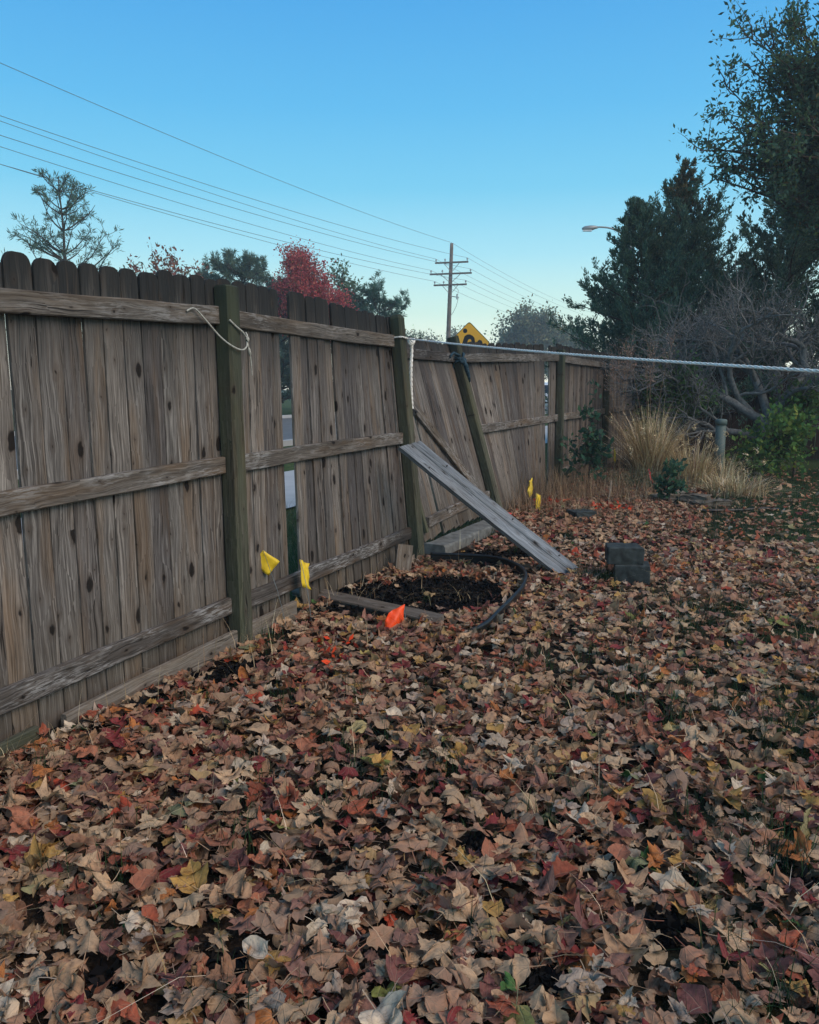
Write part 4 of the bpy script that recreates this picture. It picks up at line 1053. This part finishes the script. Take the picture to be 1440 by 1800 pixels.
def grass_clump(name, c, n, h, spread, bend, pal, label, w=.010, heads=0, cat='ornamental grass'):
    t = thing(name, c, label, cat)
    P = disc(n, (c[0], c[1], -.01), spread, spread * .8)
    out = P - np.array([c[0], c[1], 0]); a = np.arctan2(out[:, 1], out[:, 0]) + nr.normal(0, .9, n)
    D = np.stack([np.cos(a), np.sin(a), np.zeros(n)], 1)
    V, F, C = blades(P, h * nr.uniform(.55, 1.1, n), np.full(n, w), bend, pal, D)
    bulk('blades', V, F, M['straw'], t, C)['kind'] = 'stuff'
    if heads:
        m = 10; idx = nr.choice(n, heads)
        tip = V.reshape(n, m, 3)[idx].mean(1) * 0 + V.reshape(n, m, 3)[idx][:, -1]
        Q = np.repeat(tip, 26, axis=0) + nr.normal(0, .012, (heads * 26, 3)) - np.array([0, 0, 1.]) * nr.uniform(0, .11, (heads * 26, 1)) * .8
        LV, LF, LC = leaf_quads(Q, rand_dirs(len(Q)) + np.array([0, 0, .4]), .03, .35, pick_cols(len(Q), TAN))
        bulk('seed_heads', LV, LF, M['straw'], t, LC)['kind'] = 'stuff'
grass_clump('tan_grass', (3.30, 11.2, 0), 900, 1.12, .20, .60, TAN, 'tallest clump of tan ornamental grass by the fence corner', .015, 16)
grass_clump('tan_grass', (3.75, 10.85, 0), 380, .80, .20, .85, TAN, 'tan ornamental grass clump in the middle with nodding seed heads', .014, 22)
grass_clump('tan_grass', (4.15, 10.9, 0), 260, .52, .24, .9, TAN, 'low tan grass clump in front of the grey green pipe', .013, 16)
grass_clump('tan_grass', (4.05, 10.1, 0), 520, .36, .36, 1.1, TAN, 'pale flattened tan grass spilling towards the lawn', .012, 0)
grass_clump('green_grass_clump', (2.95, 10.7, 0), 260, .36, .35, .8, [(.09, .13, .08, 3), (.16, .17, .10, 2), (.05, .09, .05, 1)], 'grey green arching grass below the tan grass', .009)
# feathery plume grass rising above the fence
def plume(c, h, lx, label):
    t = thing('plume_grass', c, label, 'plume grass'); b = Branches(); rg = random.Random(int(c[0] * 100)); L = []
    for i in range(5):
        path = wander((c[0] + rg.gauss(0, .05), c[1] + rg.gauss(0, .05), 0), (lx + rg.gauss(0, .07), rg.gauss(0, .05), 1), h * rg.uniform(.85, 1.05), 8, .02, (rg.gauss(0, .12), 0, 0), rg)
        b.add(path, np.linspace(.005, .002, len(path)), 4)
        for j in range(18):
            c0 = path[-1] - (path[-1] - path[-3]) * rg.uniform(0, 1.1)
            tp = wander(c0, (rg.gauss(0, .45), rg.gauss(0, .45), .8), rg.uniform(.08, .24), 3, .2, (0, 0, -.1), rg)
            b.add(tp, np.linspace(.0014, .0007, 4), 3)
            P, D = spray_points(tp, 7, .010, .1); L.append(leaf_quads(P, D + rand_dirs(len(P)) * .8, .024, .3, pick_cols(len(P), PLU)))
    V, F, C = cat_mesh(L); m = b.build('stems', M['drystem'], t); bulk('plumes', V, F, M['straw'], t, C)['kind'] = 'stuff'
M['drystem'] = plain('dry_brown_stem', (.22, .15, .10), .9, .1, 0, .3, 30)
plume((2.85, 11.2, 0), 1.92, -.02, 'feathery pinkish plume grass standing taller than the fence, left of two')
plume((3.35, 11.3, 0), 2.02, .0, 'feathery pinkish plume grass standing taller than the fence, right of two')

pp = thing('vent_pipe', (4.28, 11.3, 0), 'short grey green capped utility pipe standing before the back fence', 'pipe')
MB().tube([(4.28, 11.3, -.1), (4.28, 11.3, .84)], .068, 14).build('tube', M['pipe'], pp, True)
MB().tube([(4.28, 11.3, .82), (4.28, 11.3, .875), (4.28, 11.3, .895), (4.28, 11.3, .90)], [.079, .079, .066, .03], 14).build('cap', M['pipe'], pp, True)

for i, (c, sz, a, l) in enumerate((((3.33, 9.0, .05), (.42, .26, .09), 20, 'flat brown stone, largest of the little pile by the lawn'), ((3.22, 9.15, .10), (.30, .2, .08), -30, 'flat brown stone lying on top of the largest stone'), ((3.08, 9.3, .05), (.30, .16, .07), 10, 'long pale stone at the left end of the little pile'))):
    tag(rough_block('garden_stone', c, sz, R(a), M['stone'], None, 4, .014, .03), l, 'stone')
MB_ = MB().tube(smooth([(2.9, 8.72, .02), (3.2, 8.62, .035), (3.5, 8.68, .03), (3.85, 8.80, .03), (4.05, 8.86, .01)], 5), .018, 7)
tag(MB_.build('garden_hose', M['black_plastic'], None, True), 'dark hose lying in front of the little pile of stones', 'hose')
tag(board('lying_board', (2.85, 9.55, .06), (3.25, 9.62, .10), (0, -.3, 1), .09, .03, M['board'], ns=5), 'short grey board lying behind the little pile of stones', 'board')
tag(board('lying_board', (2.28, 9.3, .03), (2.42, 9.75, .22), (1, -.3, .3), .035, .012, M['board'], ns=4), 'thin pale stick poking up from the weeds under the sapling', 'stick')

# ------------------------------------------------------------------ weeds, lawn, mulch
parts = []
for c, n, h, sp, bd in (((1.35, 9.35), 420, .52, .50, .55), ((1.75, 9.8), 420, .48, .5, .55), ((1.55, 8.6), 300, .30, .5, .9), ((2.3, 9.6), 420, .42, .6, .7), ((1.15, 8.75), 240, .34, .3, .7), ((2.0, 10.6), 140, .42, .4, .55),
                        ((2.7, 10.0), 380, .32, .6, .9), ((2.6, 11.8), 100, .5, .5, .5), ((3.0, 9.0), 260, .18, .7, 1.1), ((2.2, 8.7), 260, .20, .7, 1.1), ((2.75, 11.0), 110, .5, .4, .6)):
    parts.append(blades(disc(n, (c[0], c[1], -.01), sp, sp * .8), h * nr.uniform(.4, 1.15, n), np.full(n, .0055), bd, DRY))
V, F, C = cat_mesh(parts); tag(bulk('dry_weeds', V, F, M['straw'], None, C), 'tangled dry brown weeds along the fence by the yellow flags', None, None, 'stuff')
GRS = [(.022, .052, .020, 3), (.035, .075, .026, 3), (.060, .105, .036, 1), (.016, .036, .020, 2)]
parts = []
def inview(x, y, m=.0): return abs(x) < y * .5 + .25 + m
# tufts coming through the leaves
TUFT = []
for _ in range(8000):
    y = 1.5 + 10.5 * rng.random() ** 1.2; x = rng.uniform(-.62, .66) * y + rng.uniform(-.3, .3)
    if fence_off(x, y) < .12: continue
    rightness = (x - y * .05) / y
    pr = .06 + .30 * max(0, rightness) + (.25 if (y > 7 and x > y * .33) else 0)
    nv = math.sin(x * 2.1 + 1.3 * math.sin(y * 1.7)) * math.sin(y * 1.9 + x)
    if rng.random() < pr * (.35 + max(0, nv) * 1.6): TUFT.append((x, y))
for x, y in TUFT[:1000]:
    n = rng.randint(10, 26)
    parts.append(blades(disc(n, (x, y, -.01), .05 + .04 * rng.random(), .06), rng.uniform(.08, .165) * nr.uniform(.6, 1.2, n), np.full(n, .0046), .7, GRS, seg=3))
for x, y, n, h in ((.16 - .05, 2.62, 70, .11), (1.36, 5.52, 90, .17), (1.25, 5.62, 60, .2), (-.40, 1.98, 40, .07), (.66, 3.05, 60, .10), (1.30, 5.45, 60, .13), (.95, 2.9, 60, .09), (1.1, 2.35, 60, .1), (-1.28, 2.72, 70, .12), (-.9, 3.35, 30, .09)):
    parts.append(blades(disc(n, (x, y, -.01), .10, .08), h * nr.uniform(.5, 1.2, n), np.full(n, .0045), .6, GRS + [(.14, .14, .06, 1.2)], seg=3))
V, F, C = cat_mesh(parts); tag(bulk('grass_tufts', V, F, M['foliage'], None, C), 'green grass tufts poking up between the fallen leaves', None, None, 'stuff')
n = 26000
y = 6.8 + 6.3 * nr.uniform(0, 1, n) ** .8; x = y * nr.uniform(.30, .72, n) + nr.normal(0, .25, n)
keep = (x > y * .40 - .2 + .3 * np.sin(y * 3)) & (y > 7.0 + .5 * np.sin(x * 4))
P = np.stack([x, y, np.full(n, -.005)], 1)[keep]
V, F, C = blades(P, nr.uniform(.03, .085, len(P)), np.full(len(P), .005), .8, GRS + [(.10, .10, .045, 1)], seg=2)
tag(bulk('lawn_grass', V, F, M['foliage'], None, C), 'short dark lawn grass at the right of the yard', None, None, 'stuff')
# verge outside the fence: grass seen through the gaps
n = 16000; s_ = nr.uniform(-2, 9, n); o_ = -nr.uniform(.06, 2.2, n) ** 1
P = np.stack([O_.x + D_.x * s_ + N_.x * o_, O_.y + D_.y * s_ + N_.y * o_, np.full(n, -.005)], 1)
V, F, C = blades(P, nr.uniform(.05, .22, n), np.full(n, .006), .7, [(.10, .11, .06, 2), (.06, .09, .035, 3), (.24, .20, .12, 2)], seg=2)
tag(bulk('verge_grass', V, F, M['foliage'], None, C), 'rough half dry grass on the strip outside the fence', None, None, 'stuff')

# bare dark mulch patches: (x, y, rx, ry, turn)
BARE = [(.10, 5.10, .56, .46, .2), (-.30, 4.72, .26, .12, -.3), (.72, 6.35, .42, .20, .2), (-.83, 3.70, .22, .10, .5), (-1.08, 3.32, .11, .06, .6), (-.10, 2.83, .07, .05, 0), (-.13, 2.62, .05, .04, 0), (.22, 2.2, .05, .06, 0),
        (-.43, 1.72, .05, .04, 0), (.62, 1.85, .06, .05, .4), (-.72, 1.66, .06, .05, 0), (1.02, 2.05, .06, .05, 0), (.3, 1.68, .06, .04, 0)]
def bare(x, y):
    m = 0.
    for cx, cy, rx, ry, a in BARE:
        dx, dy = x - cx, y - cy; u = (dx * math.cos(a) + dy * math.sin(a)) / rx; v = (-dx * math.sin(a) + dy * math.cos(a)) / ry
        q = u * u + v * v; q += .35 * math.sin(dx * 17 + cx * 5) * math.cos(dy * 19)
        m = max(m, 1 if q < .85 else (1.35 - q) / .5 if q < 1.35 else 0)
    return m
PV = []; PD = []
for cx, cy, rx, ry, a in BARE:
    n = int(6800 * rx * ry / (.44 * .40)) + 130
    P = disc(n, (0, 0), rx * 1.15, ry * 1.15); Q = P.copy()
    Q[:, 0] = cx + P[:, 0] * math.cos(a) - P[:, 1] * math.sin(a); Q[:, 1] = cy + P[:, 0] * math.sin(a) + P[:, 1] * math.cos(a)
    Q[:, 2] = nr.uniform(0, .022, n); PV.append(Q)
P = np.concatenate(PV); D = rand_dirs(len(P)); D[:, 2] *= .35
V, F, C = leaf_quads(P, D, .032, .5, pick_cols(len(P), [(.008, .008, .009, 4), (.016, .015, .015, 2), (.035, .027, .020, .8)]), .6)
tag(bulk('mulch', V, F, M['chips'], None, C), 'bare black mulch showing where the leaves are parted', None, None, 'stuff')
parts = [blades(np.stack([nr.uniform(-.35, .45, 36), nr.uniform(4.75, 5.5, 36), np.full(36, .03)], 1), nr.uniform(.05, .18, 36), np.full(36, .0022), 1.6, TAN, seg=3)]
m_ = 260; yy = nr.uniform(1.6, 7.5, m_); P = np.stack([yy * nr.uniform(-.5, .55, m_), yy, np.full(m_, .03)], 1); P = P[[fence_off(a, b) > .1 for a, b, _ in P]]
parts.append(blades(P, nr.uniform(.06, .24, len(P)), np.full(len(P), .0026), 1.5, TAN, seg=3))
m_ = 90; s_ = nr.uniform(-1.6, 2.4, m_); P = np.stack([O_.x + D_.x * s_ + N_.x * .12, O_.y + D_.y * s_ + N_.y * .12, np.full(m_, 0.)], 1)
parts.append(blades(P, nr.uniform(.05, .26, len(P)), np.full(len(P), .003), .7, TAN, seg=3))
V, F, C = cat_mesh(parts); tag(bulk('dry_stalks', V, F, M['straw'], None, C), 'thin dry grass stalks lying over leaves and mulch', None, None, 'stuff')

# ------------------------------------------------------------------ fallen leaves
MAPLE = [(0, .02), (.13, -.05), (.34, -.06), (.30, .07), (.41, .13), (.57, .33), (.43, .325), (.40, .42), (.265, .40), (.195, .455), (.265, .61), (.175, .65), (.155, .79), (.075, .80), (0, 1.)]
MAPLE2 = [(0, .02), (.16, -.03), (.30, .02), (.33, .12), (.42, .22), (.50, .44), (.37, .43), (.32, .50), (.22, .46), (.235, .60), (.20, .72), (.11, .76), (0, 1.)]
OVATE = [(0, 0), (.12, .04), (.23, .15), (.30, .30), (.31, .45), (.26, .62), (.17, .80), (.07, .93), (0, 1.)]
LOBED = [(0, 0), (.07, .03), (.10, .14), (.22, .19), (.15, .28), (.28, .38), (.19, .46), (.31, .58), (.20, .64), (.22, .78), (.12, .84), (.06, .95), (0, 1.)]
def leaf_variant(out, lod, rg):
    out = [(x * rg.uniform(.92, 1.08), y) for x, y in out]
    if lod == 2: out = [out[0]] + out[1:-1][::2] + [out[-1]]
    elif lod == 1: out = [p for i, p in enumerate(out) if i in (0, len(out) - 1) or i % 4 != 3]
    n = len(out); V = []; UV = []; F = []
    cx, cy = rg.uniform(-.5, 1.3), rg.uniform(-.7, .8); tw = rg.uniform(-.5, .5); fold = rg.uniform(-.2, .4); wv = rg.uniform(.02, .09)
    if rg.random() < .25: cx, cy = rg.uniform(1.6, 2.8), rg.uniform(-.6, 1.6)
    ph = rg.uniform(0, 6)
    rings = (1., .5) if lod < 2 else (1.,)
    wd = rg.uniform(.95, 1.3)
    def place(x, y):
        z = fold * abs(x) + wv * math.sin(y * 9 + ph + 5 * x) + .5 * wv * math.sin(x * 13 + ph) + .035 * math.sin(x * 31 + y * 23 + ph) * min(1, abs(x) * 5)
        # roll across
        r_ = cx * (1 + .5 * (y - .5)); a = x * r_ * 1.4
        X = math.sin(a) / (r_ * 1.4) if abs(r_) > .05 else x; Z = z + ((1 - math.cos(a)) / (r_ * 1.4) if abs(r_) > .05 else 0)
        yy = y - .45; b = yy * cy * 1.3
        Yv = math.sin(b) / (cy * 1.3) if abs(cy) > .05 else yy; Z += (1 - math.cos(b)) / (cy * 1.3) if abs(cy) > .05 else 0
        t = tw * yy
        return (X * math.cos(t) - Z * math.sin(t), Yv, X * math.sin(t) + Z * math.cos(t))
    def add(x, y): V.append(place(x * wd, y)); UV.append((x * 1.0, y, 0)); return len(V) - 1
    mid = [add(0, max(0, min(1, .10 + y * .84 if 0 < i < n - 1 else y))) for i, (x, y) in enumerate(out)]
    for sgn_ in (1, -1):
        prev = None
        for i, (x, y) in enumerate(out):
            if i in (0, n - 1): cur = [mid[i]] * (len(rings) + 1)
            else:
                my = .10 + y * .84
                cur = [mid[i]] + [add(sgn_ * x * q, my + (y - my) * q) for q in reversed(rings)]
            if prev:
                for k2 in range(len(rings)):
                    f = [prev[k2], prev[k2 + 1], cur[k2 + 1], cur[k2]]; f = [v for j, v in enumerate(f) if v not in f[:j]]
                    if len(f) == 3: f = f + [f[2]]
                    if len(set(f)) >= 3: F.append(f if sgn_ > 0 else f[::-1])
            prev = cur
    # stalk
    if lod < 2:
        L = rg.uniform(.25, .6); bx = rg.uniform(-.3, .3)
        a = [len(V) + i for i in range(6)]
        p0 = place(0, .02)
        for q in (0, .5, 1):
            for w in (-.012, .012): V.append((p0[0] + w + bx * q * q * L, p0[1] - L * q, p0[2] + .08 * q)); UV.append((0, .3, 0))
        F.append([a[0], a[1], a[3], a[2]]); F.append([a[2], a[3], a[5], a[4]])
    V = np.array(V); V[:, 2] -= V[:, 2].min() if True else 0
    # triangles only
    T = []
    for f in F:
        if f[3] == f[2]: T.append(f[:3])
        else: T += [[f[0], f[1], f[2]], [f[0], f[2], f[3]]]
    return V.astype(np.float32), np.array(T, np.int32), np.array(UV, np.float32)
lrg = random.Random(99)
VAR = {l: [leaf_variant(lrg.choices((MAPLE, MAPLE2, OVATE, LOBED), (5, 5, 2.2, .8))[0], l, lrg) for _ in range(26)] for l in (0, 1, 2)}
PAL = np.array([(.50, .335, .205, 15), (.42, .255, .150, 14), (.28, .145, .085, 14), (.35, .135, .078, 14), (.33, .090, .050, 7), (.20, .034, .036, 7), (.175, .070, .062, 8), (.27, .135, .100, 9),
                (.44, .260, .080, 5.5), (.44, .160, .050, 2), (.60, .49, .37, 4.5), (.44, .34, .265, 5), (.20, .22, .06, .8), (.055, .135, .035, .8), (.46, .37, .12, .5), (.42, .07, .035, .6)])
def leaf_colour(rg_n):
    return PAL[nr.choice(len(PAL), rg_n, p=PAL[:, 3] / PAL[:, 3].sum()), :3]
def scatter_leaves():
    pts = []; TG = {(int(a // .12), int(b // .12)) for a, b in TUFT[:1000]}
    def pnoise(x, y): return .5 + .25 * math.sin(x * 3.1 + 1.7 * math.sin(y * 2.3)) + .25 * math.sin(y * 3.7 + 1.3 * math.sin(x * 2.9 + 1))
    for y0, y1, dens, lod in ((1.0, 3.3, 980, 0), (3.3, 6.2, 820, 1), (6.2, 13.0, 560, 2)):
        area_w = (y1 * .62 + .5) * 2; n = int(dens * area_w * (y1 - y0))
        X = nr.uniform(-area_w / 2, area_w / 2, n); Yv = nr.uniform(y0, y1, n)
        for x, y in zip(X, Yv):
            if abs(x) > y * .60 + .45: continue
            fo = fence_off(x, y); fs = fence_s(x, y)
            if fo < .035: continue
            if -1.25 < fs < .6 and fo < .10: continue
            if fs > 2.4 and fo < .30 and fs < 4.4: continue
            if y > 13.2: continue
            b = bare(x, y)
            if b > 0 and rng.random() < b * (.985 if b >= 1 else .9): continue
            lawn = (y > 6.9) and (x > y * .37)
            if lawn and rng.random() < .72: continue
            if y > 8.0 and x > .36 * y and rng.random() < .3: continue
            if y > 9.6 and rng.random() < .45: continue
            # grass windows on the right
            if x > y * .12 and pnoise(x * 1.3 + 3, y * 1.2) < .16 and rng.random() < .6: continue
            if y < 8 and rng.random() < (.34 if y < 3.2 else .6) and (int(x // .12), int(y // .12)) in TG: continue
            pts.append((x, y, lod))
    return pts
LP = scatter_leaves()
n = len(LP); colr = leaf_colour(n); VI = nr.integers(0, 26, n)
size = nr.lognormal(math.log(.061), .27, n).clip(.030, .100)
tilt = np.abs(nr.normal(0, R(19), n)); stand = nr.random(n) < .10; tilt[stand] = nr.uniform(R(40), R(80), stand.sum())
flip = nr.random(n) < .42; az = nr.uniform(0, 6.283, n); az2 = nr.uniform(0, 6.283, n); hz = nr.uniform(0, .050, n)
# reddish drift by the fence foot
for i, (x, y, l) in enumerate(LP):
    fo = fence_off(x, y)
    if fo < .45 and y < 4.2 and nr.random() < .28: colr[i] = PAL[nr.choice([4, 5, 9, 15, 3]), :3]
    if y > 7.2 and nr.random() < .5: colr[i] = PAL[nr.choice([2, 3, 3, 4, 1]), :3]
def leaf_matrix(i):
    x, y, l = LP[i]; s_ = size[i]
    m = Matrix.Translation((x, y, hz[i])) @ Matrix.Rotation(tilt[i], 4, Vector((math.cos(az2[i]), math.sin(az2[i]), 0))) @ Matrix.Rotation(az[i], 4, 'Z')
    if flip[i]: m = m @ Matrix.Translation((0, 0, .25 * s_)) @ Matrix.Rotation(math.pi, 4, 'X')
    return m @ Matrix.Scale(s_, 4)
# the 300 leaves that show largest lie on top, one object each
order = [i for i in range(n) if LP[i][2] == 0 and abs(LP[i][0]) < LP[i][1] * .485 and LP[i][1] > 1.62]
order.sort(key=lambda i: -size[i] / LP[i][1] * (1.25 if not stand[i] else .8))
chosen = []
for i in order:
    x, y, _ = LP[i]
    if all((x - LP[j][0]) ** 2 + (y - LP[j][1]) ** 2 > (.052 + .012 * y) ** 2 for j in chosen): chosen.append(i)
    if len(chosen) == 300: break
cs = set(chosen)
cache = {}
for i in chosen:
    hz[i] = .040 + .012 * nr.random(); tilt[i] = min(tilt[i], R(38))
    ci = int(np.argmin(((PAL[:, :3] - colr[i]) ** 2).sum(1))); key = (VI[i], ci)
    if key not in cache:
        V, T, U = VAR[0][VI[i]]
        cache[key] = bulk_mesh('leaf', V, T, M['leaf'], np.repeat(PAL[ci:ci + 1, :3] * nr.uniform(.85, 1.15), len(V), 0), U, True)
    link(bpy.data.objects.new('leaf', cache[key]), leaf_matrix(i), ground)
parts = []; UVs = []
for i in range(n):
    if i in cs: continue
    V, T, U = VAR[LP[i][2]][VI[i]]
    m = np.array(leaf_matrix(i)); W = V @ m[:3, :3].T + m[:3, 3]
    lo = W[:, 2].min()
    if lo < -.03: W[:, 2] -= lo + .03
    parts.append((W, T, np.repeat((colr[i] * nr.uniform(.78, 1.18))[None, :], len(V), 0))); UVs.append(U)
V, F, C = cat_mesh(parts)
lt = bulk('leaf_litter', V, F, M['leaf'], ground, C, np.concatenate(UVs), True); lt['kind'] = 'stuff'
# orange marking paint sprayed over leaves and weeds
M['spray'] = colour_mat('orange_marking_paint', .8, .1)
parts = []
for cx, cy, rx, ry, n in ((-.40, 3.98, .13, .16, 22), (1.62, 9.15, .22, .12, 34), (2.18, 8.75, .26, .12, 60), (-.33, 3.75, .06, .06, 6)):
    P = disc(n, (cx, cy, 0), rx, ry); P[:, 2] = nr.uniform(.05, .085, n); D = rand_dirs(n); D[:, 2] *= .4
    parts.append(leaf_quads(P, D, .045 if cy < 5 else .06, .45, pick_cols(n, [(.60, .06, .02, 3), (.36, .04, .02, 3), (.5, .13, .06, 1)]), .5))
V, F, C = cat_mesh(parts)
tag(bulk('painted_debris', V, F, M['spray'], None, C), 'leaf scraps reddened by orange marking paint', None, None, 'stuff')

# ------------------------------------------------------------------ thin evening haze, added also to lift the dark tones of the trees
hm = bpy.data.materials.new('haze'); hm.use_nodes = True
for nd in list(hm.node_tree.nodes):
    if nd.type != 'OUTPUT_MATERIAL': hm.node_tree.nodes.remove(nd)
pv = hm.node_tree.nodes.new('ShaderNodeVolumePrincipled'); pv.inputs['Color'].default_value = (.86, .93, 1, 1); pv.inputs['Density'].default_value = .0022; pv.inputs['Anisotropy'].default_value = .2
hm.node_tree.links.new(pv.outputs[0], hm.node_tree.nodes['Material Output'].inputs['Volume'])
hz_ = MB().box((0, 0, 0), (360, 340, 15)).build('haze', hm); hz_.location = (0, 100, 6.5); hz_['label'] = 'thin blue evening haze over the yard and road, added also to lift dark trees'
tag(hz_, None, None, None, 'stuff')
